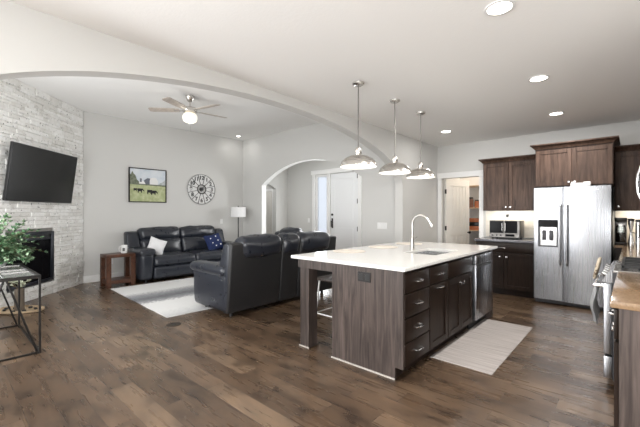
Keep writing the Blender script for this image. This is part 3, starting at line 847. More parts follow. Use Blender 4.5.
# left door around the dispenser opening
hx0, hx1, hz0, hz1 = 0.062, 0.30, 0.86, 1.25
mb = MB(); tm = bmesh.new()
O = [(0.0, 0.065), (s - 0.004, 0.065), (s - 0.004, 1.735), (0.0, 1.735)]; H = [(hx0, hz0), (hx1, hz0), (hx1, hz1), (hx0, hz1)]
def pv(p, y): return tm.verts.new((p[0], y, p[1]))
fo = [pv(p, 0) for p in O]; fh = [pv(p, 0) for p in H]; bo = [pv(p, 0.07) for p in O]; bh = [pv(p, 0.055) for p in H]
for k in range(4):
    n = (k + 1) % 4
    tm.faces.new((fo[k], fo[n], fh[n], fh[k])); tm.faces.new((fo[k], bo[k], bo[n], fo[n])); tm.faces.new((fh[k], fh[n], bh[n], bh[k]))
tm.faces.new(bo); tm.faces.new(bh)
bmesh.ops.recalc_face_normals(tm, faces=list(tm.faces))
bmesh.ops.bevel(tm, geom=[e for e in tm.edges if all(v in fo for v in e.verts)], offset=0.01, segments=3, affect='EDGES')
mb.merge(tm)
dl = mb.build('freezer_door', M['steel'], t)
arc = [(s + 0.004 + (FW - s - 0.004) * k / 16, -0.014 * (1 - (k / 8 - 1) ** 2)) for k in range(17)]
dr = MB().prism([(s + 0.004, 0.07)] + arc + [(FW, 0.07)], 'z', 0.065, 1.735).build('fridge_door', M['steel'], t)
for dd, hx in ((dl, s - 0.035), (dr, s + 0.045)):
    MB().tube([(hx, 0.0, 0.63), (hx, -0.03, 0.60), (hx, -0.05, 0.63), (hx, -0.055, 0.80), (hx, -0.055, 1.28), (hx, -0.05, 1.45), (hx, -0.03, 1.48), (hx, 0.0, 1.45)], 0.013, 10).build('handle', M['steel'], dd)
dp = MB().box(hx0 - 0.006, -0.006, 1.145, hx1 + 0.006, 0.05, hz1 + 0.006, 0.003, 1).build('dispenser_panel', M['blackglass'], dl)
MB().box(hx0 - 0.006, -0.006, hz0 - 0.006, hx0 + 0.012, 0.05, 1.145).box(hx1 - 0.012, -0.006, hz0 - 0.006, hx1 + 0.006, 0.05, 1.145).box(hx0 + 0.012, -0.006, hz0 - 0.006, hx1 - 0.012, 0.05, hz0 + 0.012).build('dispenser_frame', M['sidegrey'], dl)
MB().box(hx0 + 0.012, 0.045, hz0 + 0.012, hx1 - 0.012, 0.054, 1.145).build('dispenser_back', M['satin'], dl)
for px in (0.125, 0.215): MB().box(px - 0.022, 0.02, 0.95, px + 0.028, 0.044, 1.10, 0.006, 2).build('paddle', M['sidegrey'], dl)
MB().box(0.20 + 0.48, -0.016, 1.675, 0.20 + 0.575, -0.005, 1.688).build('badge', M['white'], dr)
MB().box(0.03, 0.02, 1.735, 0.10, 0.09, 1.75, 0.004).build('hinge_cover', M['plastic'], t)
MB().box(FW - 0.10, 0.02, 1.735, FW - 0.03, 0.09, 1.75, 0.004).build('hinge_cover', M['plastic'], t)
# white box on top of the fridge
t = thing('storage_tray', 'small white box lying on top of the refrigerator', 'box', (-0.555, 6.185, 1.736))
MB().box(-0.115, -0.05, 0, 0.115, 0.05, 0.05, 0.004).build('body', M['whiteplastic'], t)
MB().box(-0.11, 0.01, 0.05, -0.07, 0.045, 0.075, 0.002).build('latch', M['whiteplastic'], t); MB().box(0.03, 0.0, 0.05, 0.11, 0.045, 0.068, 0.002).build('latch', M['whiteplastic'], t)

# toaster oven
t = thing('toaster_oven', 'black and steel toaster oven on the grey countertop', 'oven', (-1.63, 6.50, 0.916))
MB().box(-0.235, 0.0, 0.02, 0.235, 0.34, 0.315, 0.01, 2).build('body', M['darksteel'], t)
for a, b in ((-0.225, -0.012), (0.012, 0.20)):
    o = MB().box(a, -0.016, 0.105, b, -0.001, 0.305, 0.003, 1).build('glass_door', M['blackglass'], t)
    hx = b - 0.012 if a < 0 else a + 0.012
    MB().tube([(hx, -0.016, 0.13), (hx, -0.04, 0.14), (hx, -0.04, 0.27), (hx, -0.016, 0.28)], 0.006, 8).build('handle', M['satin'], o)
MB().box(-0.23, -0.014, 0.03, 0.23, -0.001, 0.098, 0.002, 1).build('control_strip', M['darksteel'], t)
MB().box(0.02, -0.016, 0.045, 0.16, -0.013, 0.085).build('display', M['blackglass'], t)
for px in (-0.18, -0.11, -0.05): MB().cyl((px, -0.014, 0.064), (px, -0.030, 0.064), 0.014).build('dial', M['black'], t)
for px in (-0.19, 0.19):
    for py in (0.04, 0.30): MB().lathe([(0, 0), (0.015, 0), (0.015, 0.021), (0, 0.021)], c=(px, py, 0), seg=12).build('foot', M['black'], t)
t = outlet('wall_outlet', 'small cream outlet with black plug above the toaster oven', (-1.68, 6.924, 1.32), 0, 0.075, 0.11, M['whiteplastic'], 1, inset='whiteplastic')
MB().box(-0.02, -0.05, -0.03, 0.02, -0.009, 0.02, 0.004).build('plug', M['black'], t)

# range run along the right wall: fronts look to -X (rot -90, local x -> -Y)
XR = -0.052
w = 1.165
t = cabinet('base_cabinet', 'near base cabinet with grey brown end panel beside the range', (XR, 3.44, 0), R(-90), w, 0.585, 0.10, 0.878,
    [('drawer', 0.006, 0.575, 0.715, 0.865, [('bar', 0.29, 0.79)]), ('door', 0.006, 0.575, 0.115, 0.70, [('knob', 0.52, 0.64)]),
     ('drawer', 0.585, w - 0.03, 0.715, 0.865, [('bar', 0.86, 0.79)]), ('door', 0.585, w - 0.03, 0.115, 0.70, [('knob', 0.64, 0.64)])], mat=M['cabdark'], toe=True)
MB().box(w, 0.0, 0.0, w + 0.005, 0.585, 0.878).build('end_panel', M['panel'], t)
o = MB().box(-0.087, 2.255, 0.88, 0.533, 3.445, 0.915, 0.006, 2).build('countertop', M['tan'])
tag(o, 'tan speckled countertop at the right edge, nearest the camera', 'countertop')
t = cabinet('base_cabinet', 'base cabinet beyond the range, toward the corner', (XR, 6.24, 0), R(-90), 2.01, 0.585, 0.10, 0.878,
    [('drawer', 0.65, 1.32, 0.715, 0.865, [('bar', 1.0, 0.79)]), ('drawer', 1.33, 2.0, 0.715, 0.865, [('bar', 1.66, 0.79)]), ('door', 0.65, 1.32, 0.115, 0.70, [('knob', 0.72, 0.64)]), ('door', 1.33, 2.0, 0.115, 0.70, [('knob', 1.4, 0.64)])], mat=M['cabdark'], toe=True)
cabinet('base_cabinet', 'corner base cabinet beside the refrigerator', (-0.19, 6.31, 0), 0, 0.72, 0.61, 0.10, 0.878, [], mat=M['cabdark'], toe=True)
o = MB().prism([(-0.10, 4.225), (0.533, 4.225), (0.533, 6.92), (-0.20, 6.92), (-0.20, 6.275), (-0.10, 6.275)], 'z', 0.88, 0.915).build('countertop', M['tan'])
tag(o, 'tan corner countertop holding the coffee things', 'countertop')
w = 2.3
t = cabinet('wall_cabinet', 'upper cabinet on the range wall past the microwave', (0.225, 6.55, 0), R(-90), w, 0.31, 1.40, 2.24,
    [('door', 0.4 + k * 0.63, 1.02 + k * 0.63, 1.41, 2.22, []) for k in range(3)])
t = cabinet('wall_cabinet', 'short cabinet over the microwave', (0.225, 4.23, 0), R(-90), 0.78, 0.31, 1.83, 2.24,
    [('door', 0.01, 0.385, 1.84, 2.22, []), ('door', 0.395, 0.77, 1.84, 2.22, [])])
# microwave
t = thing('microwave', 'stainless microwave with bowed handle over the range', 'microwave', (0.09, 4.22, 1.39), R(-90))
MB().box(0.005, 0.03, 0, 0.755, 0.445, 0.43).build('body', M['sidegrey'], t)
o = MB().box(0.005, 0, 0.0, 0.755, 0.029, 0.43, 0.005, 2).build('door', M['steel'], t)
MB().box(0.27, -0.003, 0.06, 0.70, 0.001, 0.37).build('window', M['blackglass'], o)
MB().box(0.02, -0.003, 0.03, 0.17, 0.001, 0.40).build('control_panel', M['blackglass'], t)
MB().tube([(0.215, 0.0, 0.05), (0.215, -0.035, 0.07), (0.215, -0.055, 0.14), (0.215, -0.06, 0.215), (0.215, -0.055, 0.29), (0.215, -0.035, 0.36), (0.215, 0.0, 0.38)], 0.014, 10).build('handle', M['satin'], o)
# range
t = thing('gas_range', 'stainless gas range with black grates', 'range', (-0.115, 4.215, 0), R(-90))
RWd = 0.76
MB().box(0.0, 0.0, 0.08, RWd, 0.63, 0.90).build('body', M['sidegrey'], t)
MB().box(0.02, 0.03, 0.0, RWd - 0.02, 0.60, 0.08).build('plinth', M['black'], t)
o = MB().box(0.004, -0.055, 0.27, RWd - 0.004, -0.001, 0.815, 0.008, 2).build('oven_door', M['steel'], t)
MB().box(0.12, -0.057, 0.36, RWd - 0.12, -0.054, 0.62).build('window', M['blackglass'], o)
MB().tube([(0.05, -0.054, 0.785), (0.05, -0.11, 0.785), (RWd - 0.05, -0.11, 0.785), (RWd - 0.05, -0.054, 0.785)], 0.012, 10).build('handle', M['satin'], o)
o = MB().box(0.004, -0.055, 0.085, RWd - 0.004, -0.001, 0.255, 0.008, 2).build('warming_drawer', M['steel'], t)
mb = MB().prism([(-0.001, 0.82), (-0.055, 0.82), (-0.062, 0.835), (-0.015, 0.915), (-0.001, 0.915)], 'x', 0.002, RWd - 0.002)
cp = mb.build('control_panel', M['steel'], t)
for k in range(5):
    px = 0.10 + k * 0.14
    MB().cyl((px, -0.040, 0.868), (px, -0.068, 0.882), 0.018).build('knob', M['satin'], cp)
MB().box(0.0, 0.0, 0.90, RWd, 0.645, 0.918, 0.004, 1).build('cooktop', M['satin'], t)
for k in range(3):
    x0 = 0.015 + k * 0.247; x1 = x0 + 0.235
    mb = MB()
    for (a, b, c, d) in ((x0, 0.05, x1, 0.065), (x0, 0.595, x1, 0.61), (x0, 0.32, x1, 0.335)): mb.box(a, b, 0.942, c, d, 0.958)
    for xx in (x0, (x0 + x1) / 2 - 0.007, x1 - 0.014): mb.box(xx, 0.05, 0.942, xx + 0.014, 0.61, 0.958)
    for xx in (x0, x1 - 0.014):
        for yy in (0.05, 0.595): mb.box(xx, yy, 0.9185, xx + 0.014, yy + 0.015, 0.942)
    mb.build('grate', M['castiron'], t)
for px in (0.13, 0.38, 0.63):
    for py in (0.19, 0.46): MB().lathe([(0, 0.9185), (0.045, 0.9185), (0.045, 0.93), (0.03, 0.934), (0, 0.934)], c=(px, py, 0), seg=16).build('burner', M['castiron'], t)
# towel hung on the oven handle
t = thing('dish_towel', 'pale towel with printed top buttoned round the range handle', 'towel', (-0.225, 4.05, 0.790))
mb = MB()
n, mrows = 14, 20
gr = []
for i in range(mrows + 1):
    zz = -0.03 - 0.36 * i / mrows
    row = []
    for j in range(n + 1):
        u = j / n
        wd = 0.07 + 0.09 * min(1, i / 6)
        row.append(mb.bm.verts.new((-0.035 + 0.020 * math.sin(u * 14 + 0.5) * min(1, i / 5) + 0.012 * math.sin(i * .4), (u - 0.5) * 2 * wd, zz - 0.02 * math.sin(u * 5 + 1) * (i / mrows))))
    gr.append(row)
for i in range(mrows):
    for j in range(n): mb.bm.faces.new((gr[i][j], gr[i][j + 1], gr[i + 1][j + 1], gr[i + 1][j]))
bmesh.ops.solidify(mb.bm, geom=list(mb.bm.faces), thickness=0.008)
mb.build('towel_skirt', M['towel'], t)
MB().cushion((-0.03, 0, 0.06), (0.022, 0.15, 0.19), 0.010, (0.006, 0, 0), 4, mtx=Matrix.Rotation(R(12), 4, 'Y')).build('towel_top', M['printed'], t)
for zz in (0.03, 0.09): MB().lathe([(0, 0), (0.01, 0), (0.01, 0.004), (0, 0.005)], mtx=Matrix.Translation((-0.043 + zz * 0.2, 0, zz)) @ Matrix.Rotation(R(-90), 4, 'Y'), seg=12).build('button', M['black'], t)

# coffee things on the corner counter
CZ = 0.9155
t = thing('coffee_maker', 'black coffee maker with dark coffee in its glass carafe', 'coffee maker', (-0.135, 6.50, CZ))
MB().box(-0.06, -0.06, 0, 0.075, 0.14, 0.03, 0.006).build('base', M['black'], t)
MB().box(-0.06, 0.085, 0.03, 0.075, 0.14, 0.325, 0.005).build('tank', M['satin'], t)
MB().box(-0.06, -0.06, 0.325, 0.075, 0.14, 0.375, 0.008).build('brew_head', M['black'], t)
o = MB().lathe([(0.058, 0.032), (0.062, 0.06), (0.062, 0.20), (0.055, 0.25), (0.045, 0.27)], c=(0.008, 0.005, 0), seg=24).build('carafe', M['glass'], t)
MB().lathe([(0, 0.033), (0.055, 0.033), (0.059, 0.06), (0.059, 0.165), (0, 0.165)], c=(0.008, 0.005, 0), seg=24).build('coffee', M['coffee'], o)
t = thing('coffee_grinder', 'tall waisted steel grinder beside the coffee maker', 'grinder', (-0.020, 6.50, CZ))
MB().lathe([(0, 0), (0.035, 0), (0.033, 0.05), (0.014, 0.15), (0.014, 0.19), (0.033, 0.29), (0.036, 0.33), (0, 0.33)], seg=20).build('body', M['satin'], t)
MB().lathe([(0, 0.331), (0.037, 0.331), (0.037, 0.36), (0.01, 0.37), (0, 0.37)], seg=20).build('lid', M['black'], t)
MB().tube([(0.0, 0, 0.165), (0.03, -0.03, 0.17), (0.035, -0.05, 0.165)], 0.007, 8).build('crank', M['black'], t)
t = thing('steel_canister', 'steel canister at the right edge of the photo, black handle', 'canister', (0.058, 6.49, CZ))
MB().lathe([(0, 0), (0.036, 0), (0.036, 0.30), (0.034, 0.315), (0, 0.315)], seg=24).build('body', M['satin'], t)
MB().lathe([(0, 0.316), (0.036, 0.316), (0.036, 0.35), (0, 0.355)], seg=24).build('lid', M['black'], t)
MB().tube([(0.0, -0.034, 0.27), (0.01, -0.075, 0.25), (0.01, -0.08, 0.15), (0.0, -0.034, 0.10)], 0.009, 8).build('handle', M['black'], t)

# ------------------------------------------------------------------ lights of the room
def pendant(y, lab, x=-2.14):
    t = thing('pendant_lamp', lab, 'pendant lamp', (x, y, HK), 0, 'pendant lamps over the island')
    MB().lathe([(0, -0.028), (0.045, -0.028), (0.062, -0.018), (0.064, -0.001), (0, -0.001)], seg=24).build('ceiling_plate', M['nickel'], t)
    MB().cyl((0, 0, -0.025), (0, 0, -0.70), 0.006, 8).build('stem', M['darknickel'], t)
    MB().lathe([(0, -0.68), (0.028, -0.68), (0.034, -0.695), (0.034, -0.74), (0.028, -0.755), (0, -0.755)], seg=20).build('cap', M['nickel'], t)
    prof = [(0.02, -0.755), (0.045, -0.757), (0.10, -0.772), (0.15, -0.800), (0.18, -0.832), (0.192, -0.868), (0.194, -0.878)]
    o = MB().lathe(prof, seg=48).build('shade', M['nickel'], t)
    MB().lathe([(r - 0.003, z_ - 0.003) for r, z_ in prof], seg=48).build('shade_lining', M['white'], o)
    MB().lathe([(0, -0.87), (0.02, -0.862), (0.032, -0.84), (0.028, -0.81), (0.014, -0.785), (0, -0.785)], seg=16).build('bulb', M['bulb'], t)
    l = bpy.data.lights.new('pendant_glow', 'POINT'); l.energy = 1.6; l.color = (1, 0.93, 0.84); l.shadow_soft_size = 0.035
    lo = bpy.data.objects.new('pendant_glow', l); C.objects.link(lo); lo.parent = t; lo.location = (0, 0, -0.89)
    return t
pendant(2.98, 'nearest of the three nickel dome pendants over the island')
pendant(3.73, 'middle nickel dome pendant over the island')
pendant(4.42, 'farthest nickel dome pendant over the island, above the faucet')
def recessed(x, y, z, lab, power=21, r=0.075):
    t = thing('recessed_light', lab, 'ceiling light', (x, y, z), 0, 'recessed ceiling lights')
    MB().lathe([(r, -0.001), (r + 0.02, -0.001), (r + 0.02, -0.006), (r, -0.008)], seg=32).build('trim_ring', M['whiteplastic'], t)
    MB().lathe([(0, -0.004), (r, -0.004)], seg=32).build('lens', M['lamp_on'], t)
    l = bpy.data.lights.new('downlight', 'AREA'); l.shape = 'DISK'; l.size = 2 * r; l.energy = power; l.color = (1, 0.975, 0.94)
    lo = bpy.data.objects.new('downlight', l); C.objects.link(lo); lo.parent = t; lo.location = (0, 0, -0.012)
recessed(-0.66, 2.52, HK, 'large recessed light cut by the top edge of the photo')
recessed(-0.71, 4.10, HK, 'recessed kitchen light between the top one and the refrigerator')
recessed(-0.78, 5.70, HK, 'recessed kitchen light just above the refrigerator cabinet')
recessed(-2.32, 5.72, HK, 'recessed kitchen light near the pantry doorway', 5)
recessed(-7.50, 5.22, HL, 'small recessed light in the living room ceiling corner', 1.5, 0.05)

# ceiling fan
t = thing('ceiling_fan', 'nickel ceiling fan with five blades and round light bowl', 'fan', (-5.56, 2.90, HL))
MB().lathe([(0, -0.10), (0.02, -0.10), (0.045, -0.085), (0.07, -0.03), (0.075, -0.001), (0, -0.001)], seg=24).build('canopy', M['nickel'], t)
MB().cyl((0, 0, -0.09), (0, 0, -0.19), 0.012, 10).build('downrod', M['nickel'], t)
MB().lathe([(0, -0.17), (0.03, -0.175), (0.05, -0.19), (0.10, -0.20), (0.115, -0.225), (0.115, -0.265), (0.085, -0.285), (0.06, -0.29), (0, -0.29)], seg=32).build('motor', M['nickel'], t)
blade_m = wood('driftwood_blade', (0.42, 0.36, 0.31), (0.58, 0.52, 0.47), 0.45, (3, 12, 3))
for k in range(5):
    a = R(12 + 72 * k)
    mt = Matrix.Rotation(a, 4, 'Z') @ Matrix.Translation((0, 0, -0.245)) @ Matrix.Rotation(R(11), 4, 'X')
    o = MB().prism([(0.17, -0.05), (0.30, -0.062), (0.62, -0.068), (0.66, -0.05), (0.66, 0.05), (0.62, 0.068), (0.30, 0.062), (0.17, 0.05)], 'z', -0.004, 0.004, mtx=mt).build('blade', blade_m, t)
    MB().box(0.10, -0.018, -0.009, 0.26, 0.018, -0.004, mtx=mt).build('blade_arm', M['nickel'], o)
MB().lathe([(0.075, -0.292), (0.095, -0.30), (0.115, -0.33), (0.12, -0.37), (0.105, -0.42), (0.065, -0.445), (0, -0.45)], seg=32).build('light_bowl', M['bowl'], t)
MB().lathe([(0, -0.45), (0.016, -0.45), (0.012, -0.468), (0, -0.472)], seg=12).build('finial', M['nickel'], t)
MB().cyl((0.02, 0.0, -0.46), (0.02, 0.0, -0.60), 0.0025, 6).build('pull_chain', M['nickel'], t)
l = bpy.data.lights.new('fan_glow', 'POINT'); l.energy = 3; l.color = (1, 0.93, 0.82); l.shadow_soft_size = 0.13
lo = bpy.data.objects.new('fan_glow', l); C.objects.link(lo); lo.parent = t; lo.location = (0, 0, -0.62)

# ------------------------------------------------------------------ living room
# rug
o = MB().box(-1.22, -1.6, 0, 1.22, 1.6, 0.014, 0.004, 1).build('area_rug', M['rug']); o.location = (-5.62, 3.66, 0.0005)
o.rotation_euler = (0, 0, R(-2.2))
tag(o, 'white rug with a grey shaded stripe before the sofa', 'rug')
# sofas: local front is -y
def sofa(root, secs, aw=0.24, dep=0.95, arms=(1, 1), wings=True, rear='leatherrear', front_z=0.0, rear_z=0.0, full=False):
    """secs: list of (kind, width)"""
    W_ = sum(s_[1] for s_ in secs) + aw * sum(arms)
    x = -W_ / 2; L = M['leather']; hd = dep / 2
    def lean(q): return q
    xs = []
    if arms[0]: xs.append(('arm', x, aw)); x += aw
    for k, wd in secs: xs.append((k, x, wd)); x += wd
    if arms[1]: xs.append(('arm', x, aw))
    sd = 1.0
    for k, x0, wd in xs:
        cx = x0 + wd / 2; sd += 3.3
        if k == 'arm':
            o = MB().cushion((cx, -0.04, 0.325), (wd - 0.005, dep - 0.10, 0.51), 0.06, (0.012, 0.015, 0), 6, 0.006, sd, fn=lambda q: Vector((q.x, q.y + (0.07 * max(0.0, 0.25 - q.z) if q.y < 0 else 0), q.z))).build('arm', L, root)
            MB().cushion((cx, -0.085, 0.605), (wd + 0.06, dep - 0.12, 0.125), 0.055, (0, 0.01, 0.015), 6, 0.008, sd + 1).build('arm_pad', L, o)
        else:
            sw = wd - 0.006
            seat_w = sw
            if k == 'seat':
                o = MB().cushion((cx, -0.10, 0.40), (seat_w, dep - 0.26, 0.20), 0.075, (0, 0.02, 0.03), 7, 0.016, sd).build('seat', L, root)
                MB().cushion((cx, -hd + 0.06, 0.195), (seat_w, 0.10, 0.23), 0.04, (0, 0.015, 0), 6, 0.010, sd).build('footrest', L, root)
                MB().box(x0 + 0.02, -hd + 0.10, 0.06, x0 + wd - 0.02, hd - 0.2, 0.30).build('base', M['plastic'], root)
            else:
                MB().cushion((cx, -0.10, 0.36), (sw, dep - 0.24, 0.52), 0.05, (0, 0.01, 0.01), 6, 0.008, sd).build('console', L, root)
            # back: tilted pads
            th = R(-11)
            mt = Matrix.Translation((cx, hd - 0.20, 0.485)) @ Matrix.Rotation(th, 4, 'X')
            o = MB().cushion((0, -0.03, 0.145), (sw, 0.22, 0.37), 0.08, (0, 0.035, 0), 7, 0.018, sd + 2, mtx=mt).build('backrest', L, root)
            MB().cushion((0, 0.01, 0.425), (sw + 0.01, 0.27, 0.29), 0.10, (0, 0.03, 0.015), 8, 0.020, sd + 5, mtx=mt).build('headrest', L, o)
            mb = MB().prism([(hd - 0.22, 0.07), (hd - 0.085, 0.07), (hd - 0.0, 0.97), (hd - 0.14, 0.97)], 'x', x0 + 0.004 - (aw - 0.006 if (full and x0 < -W_ / 2 + aw + 0.01) else 0), x0 + wd - 0.004 + (aw - 0.006 if (full and x0 + wd > W_ / 2 - aw - 0.01) else 0), 0.025, 3)
            mb.build('back_shell', M[rear], root)
    if wings:
        for sx, has in ((-1, arms[0]), (1, arms[1])):
            if not has: continue
            xa = sx * (W_ / 2 - 0.005); xb = sx * (W_ / 2 - aw - 0.004)
            MB().prism(([(hd - 0.30, 0.10), (hd - 0.10, 0.10), (hd - 0.035, 0.95), (hd - 0.10, 0.985), (hd - 0.19, 0.95), (hd - 0.31, 0.62)] if full else [(hd - 0.26, 0.10), (hd - 0.085, 0.10), (hd - 0.0, 0.95), (hd - 0.06, 0.985), (hd - 0.16, 0.95), (hd - 0.27, 0.62)]), 'x', min(xa, xb), max(xa, xb), 0.03, 3).build('wing', L, root)
    for sx in (-1, 1):
        for y, fz in ((-hd + 0.16, front_z), (hd - 0.22, rear_z)):
            MB().lathe([(0, fz), (0.025, fz), (0.025, 0.075), (0, 0.075)], c=(sx * (W_ / 2 - 0.15), y, 0), seg=12).build('foot', M['plastic'], root)
    return root
t = thing('recliner_sofa', 'charcoal leather two seat sofa under the farm picture and clock', 'sofa', (-7.33, 3.74, 0), R(90))
sofa(t, [('seat', 0.88), ('seat', 0.88)], aw=0.25)
t = thing('recliner_loveseat', 'charcoal leather loveseat seen from behind, with middle console', 'sofa', (-4.22, 3.53, 0), R(-90))
sofa(t, [('seat', 0.70), ('console', 0.36), ('seat', 0.70)], aw=0.17, dep=0.99, front_z=0.0155, full=True)
t = thing('recliner_chair', 'dark leather recliner partly hidden behind the loveseat, before the arch', 'armchair', (-5.25, 4.62, 0), R(3))
sofa(t, [('seat', 0.56)], aw=0.17, dep=0.90, front_z=0.0155, rear_z=0.0155)

# throw pillows
def pillow(name, label, loc, rot, w, h, th, mat, dots=False):
    t = thing(name, label, 'pillow', loc, 0)
    t.rotation_euler = rot
    mb = MB(); n = 14; vs = {}
    for sd in (1, -1):
        for i in range(n + 1):
            for j in range(n + 1):
                u, v = i / n * 2 - 1, j / n * 2 - 1
                b = ((1 - u * u) * (1 - v * v)) ** 0.42
                pin = 1 - 0.07 * (u * u * (1 - v * v) + v * v * (1 - u * u)) 
                pin = 1 - 0.09 * (1 - abs(u)) * abs(v) ** 3 - 0.09 * (1 - abs(v)) * abs(u) ** 3
                x, z = u * w / 2 * pin, v * h / 2 * pin
                y = sd * th / 2 * b + 0.008 * noise.noise(Vector((x * 9, z * 9, sd * 3.0 + w)))* (b > 0)
                vs[(sd, i, j)] = mb.bm.verts.new((x, y, z + h / 2))
        for i in range(n):
            for j in range(n):
                mb.bm.faces.new([vs[(sd, a, b_)] for a, b_ in ((i, j), (i + 1, j), (i + 1, j + 1), (i, j + 1))])
    bmesh.ops.remove_doubles(mb.bm, verts=list(mb.bm.verts), dist=1e-4)
    bmesh.ops.recalc_face_normals(mb.bm, faces=list(mb.bm.faces))
    mb.build('cover', mat, t)
    if dots:
        for u, v in ((-0.45, 0.45), (0.25, 0.6), (-0.4, -0.1), (0.3, 0.05), (-0.1, -0.5), (0.5, -0.45)):
            b = ((1 - u * u) * (1 - v * v)) ** 0.42
            MB().lathe([(0, 0.006), (0.014, 0.004), (0.016, -0.004)], seg=10, mtx=Matrix.Translation((u * w / 2, -th / 2 * b, v * h / 2 + h / 2)) @ Matrix.Rotation(R(90), 4, 'X')).build('button', M['white'], t)
pillow('throw_pillow', 'crumpled white pillow on the left end of the sofa', (-7.13, 2.95, 0.535), (R(-28), R(22), R(72)), 0.33, 0.36, 0.17, M['whitecloth'])
pillow('throw_pillow', 'navy blue pillow with white buttons at the right end of the sofa', (-7.16, 4.40, 0.50), (R(-24), R(-8), R(96)), 0.44, 0.40, 0.16, M['navy'], True)

# side table + mug
t = thing('side_table', 'open walnut cube side table beside the sofa', 'table', (-7.205, 2.325, 0))
TX0, TX1, TY0, TY1, TZ = -0.185, 0.185, -0.245, 0.245, 0.60
MB().box(TX0, TY0, TZ - 0.06, TX1, TY1, TZ, 0.004).build('top', M['walnut'], t)
for sx in (0, 1):
    for sy in (0, 1):
        x0 = TX0 if not sx else TX1 - 0.08; y0 = TY0 if not sy else TY1 - 0.08
        MB().box(x0, y0, 0.0, x0 + 0.08, y0 + 0.08, TZ - 0.06, 0.003, 1).build('leg', M['walnut'], t)
MB().box(TX0 + 0.005, TY0 + 0.08, 0.06, TX1 - 0.005, TY1 - 0.08, 0.13, 0.003, 1).box(TX0 + 0.08, TY0 + 0.01, 0.06, TX1 - 0.08, TY0 + 0.08, 0.13).box(TX0 + 0.08, TY1 - 0.08, 0.06, TX1 - 0.08, TY1 - 0.01, 0.13).build('shelf', M['walnut'], t)
t = thing('coffee_mug', 'white mug with black print on the side table', 'mug', (-7.19, 2.43, TZ + 0.0005))
MB().lathe([(0, 0), (0.05, 0), (0.055, 0.01), (0.055, 0.15), (0.05, 0.15), (0.05, 0.012), (0, 0.012)], seg=28).build('cup', M['white'], t)
MB().tube([(0.0, -0.053, 0.125), (0.0, -0.085, 0.12), (0.0, -0.095, 0.08), (0.0, -0.083, 0.035), (0.0, -0.053, 0.03)], 0.008, 8).build('handle', M['white'], t)
mb = MB()
for k in range(6):
    a = R(-50 + k * 7); a2 = R(-50 + (k + 1) * 7)
    mb.quad([(0.0556 * math.cos(a), 0.0556 * math.sin(a), 0.04), (0.0556 * math.cos(a2), 0.0556 * math.sin(a2), 0.04), (0.0556 * math.cos(a2), 0.0556 * math.sin(a2), 0.10), (0.0556 * math.cos(a), 0.0556 * math.sin(a), 0.10)])
mb.build('print', M['black'], t)

# floor lamp
t = thing('floor_lamp', 'black floor lamp with white drum shade in the corner', 'floor lamp', (-7.42, 5.16, 0))
MB().lathe([(0, 0), (0.14, 0), (0.14, 0.015), (0.03, 0.03), (0, 0.03)], seg=28).build('base', M['blackmetal'], t)
MB().cyl((0, 0, 0.025), (0, 0, 1.52), 0.013, 12).build('pole', M['blackmetal'], t)
MB().lathe([(0.185, 1.26), (0.188, 1.26), (0.188, 1.51), (0.185, 1.51)], seg=40).build('shade', M['shade'], t)
MB().lathe([(0, 1.51), (0.018, 1.515), (0.014, 1.54), (0, 1.545)], seg=12).build('finial', M['blackmetal'], t)
MB().cyl((-0.185, 0, 1.505), (0.185, 0, 1.505), 0.003, 6).cyl((0, -0.185, 1.505), (0, 0.185, 1.505), 0.003, 6).build('spider', M['blackmetal'], t)

# farm picture (local: x to the right along +Y, front looks +X)
t = thing('framed_picture', 'farm picture of black cows before a white barn', 'picture', (-7.899, 3.145, 1.96), R(90))
PW, PH = 0.79, 0.735
mb = MB()
for a in ((-PW / 2, -PH / 2, PW / 2, -PH / 2 + 0.018), (-PW / 2, PH / 2 - 0.018, PW / 2, PH / 2), (-PW / 2, -PH / 2 + 0.018, -PW / 2 + 0.018, PH / 2 - 0.018), (PW / 2 - 0.018, -PH / 2 + 0.018, PW / 2, PH / 2 - 0.018)):
    mb.box(a[0], -0.035, a[1], a[2], 0, a[3])
mb.build('frame', M['blackmetal'], t)
def flat(name, col): return new_mat(name, col, 0.7)
def mottle(name, a, b, sc):
    m = new_mat(name, a, 0.75); v = coords(m, (1, 1, 1)); n = noise_tex(m, v, sc, 4, 0.6)
    ln(m, ramp(m, n, [(0.32, a), (0.68, b)]), bsdf(m).inputs['Base Color']); return m
pm = [mottle('painted_sky', (0.50, 0.57, 0.64), (0.72, 0.74, 0.76), 4), mottle('painted_field', (0.33, 0.38, 0.19), (0.52, 0.54, 0.33), 14), mottle('painted_trees', (0.09, 0.11, 0.07), (0.22, 0.24, 0.18), 30), flat('painted_white', (0.74, 0.74, 0.73)), flat('painted_roof', (0.13, 0.14, 0.17)), flat('painted_cow', (0.010, 0.010, 0.010)), mottle('painted_haze', (0.36, 0.40, 0.40), (0.55, 0.58, 0.60), 20)]
mb = MB(); yy = [-0.020]
def shape(pts, mi):
    yy[0] -= 0.0004
    f = mb.bm.faces.new([mb.bm.verts.new((p[0] * 0.377, yy[0], p[1] * 0.349)) for p in pts]); f.material_index = mi
    if f.normal.y > 0 or True: f.normal_update()
    if f.normal.y > 0: f.normal_flip()
shape([(-1, -0.05), (1, -0.05), (1, 1), (-1, 1)], 0)
shape([(-1, -1), (1, -1), (1, 0.08), (-1, 0.08)], 1)
shape([(-1, 0.05), (-0.5, 0.05), (-0.5, 0.22), (-0.62, 0.34), (-0.70, 0.60), (-0.80, 0.70), (-0.86, 0.85), (-0.95, 0.62), (-1, 0.7)], 2)
shape([(0.5, 0.02), (1, 0.0), (1, 0.42), (0.85, 0.28), (0.7, 0.2), (0.6, 0.12)], 6)
shape([(-0.5, 0.05), (-0.15, 0.05), (-0.15, 0.22), (-0.38, 0.28), (-0.5, 0.2)], 3)
shape([(-0.46, 0.2), (-0.36, 0.2), (-0.36, 0.42), (-0.46, 0.42)], 4)
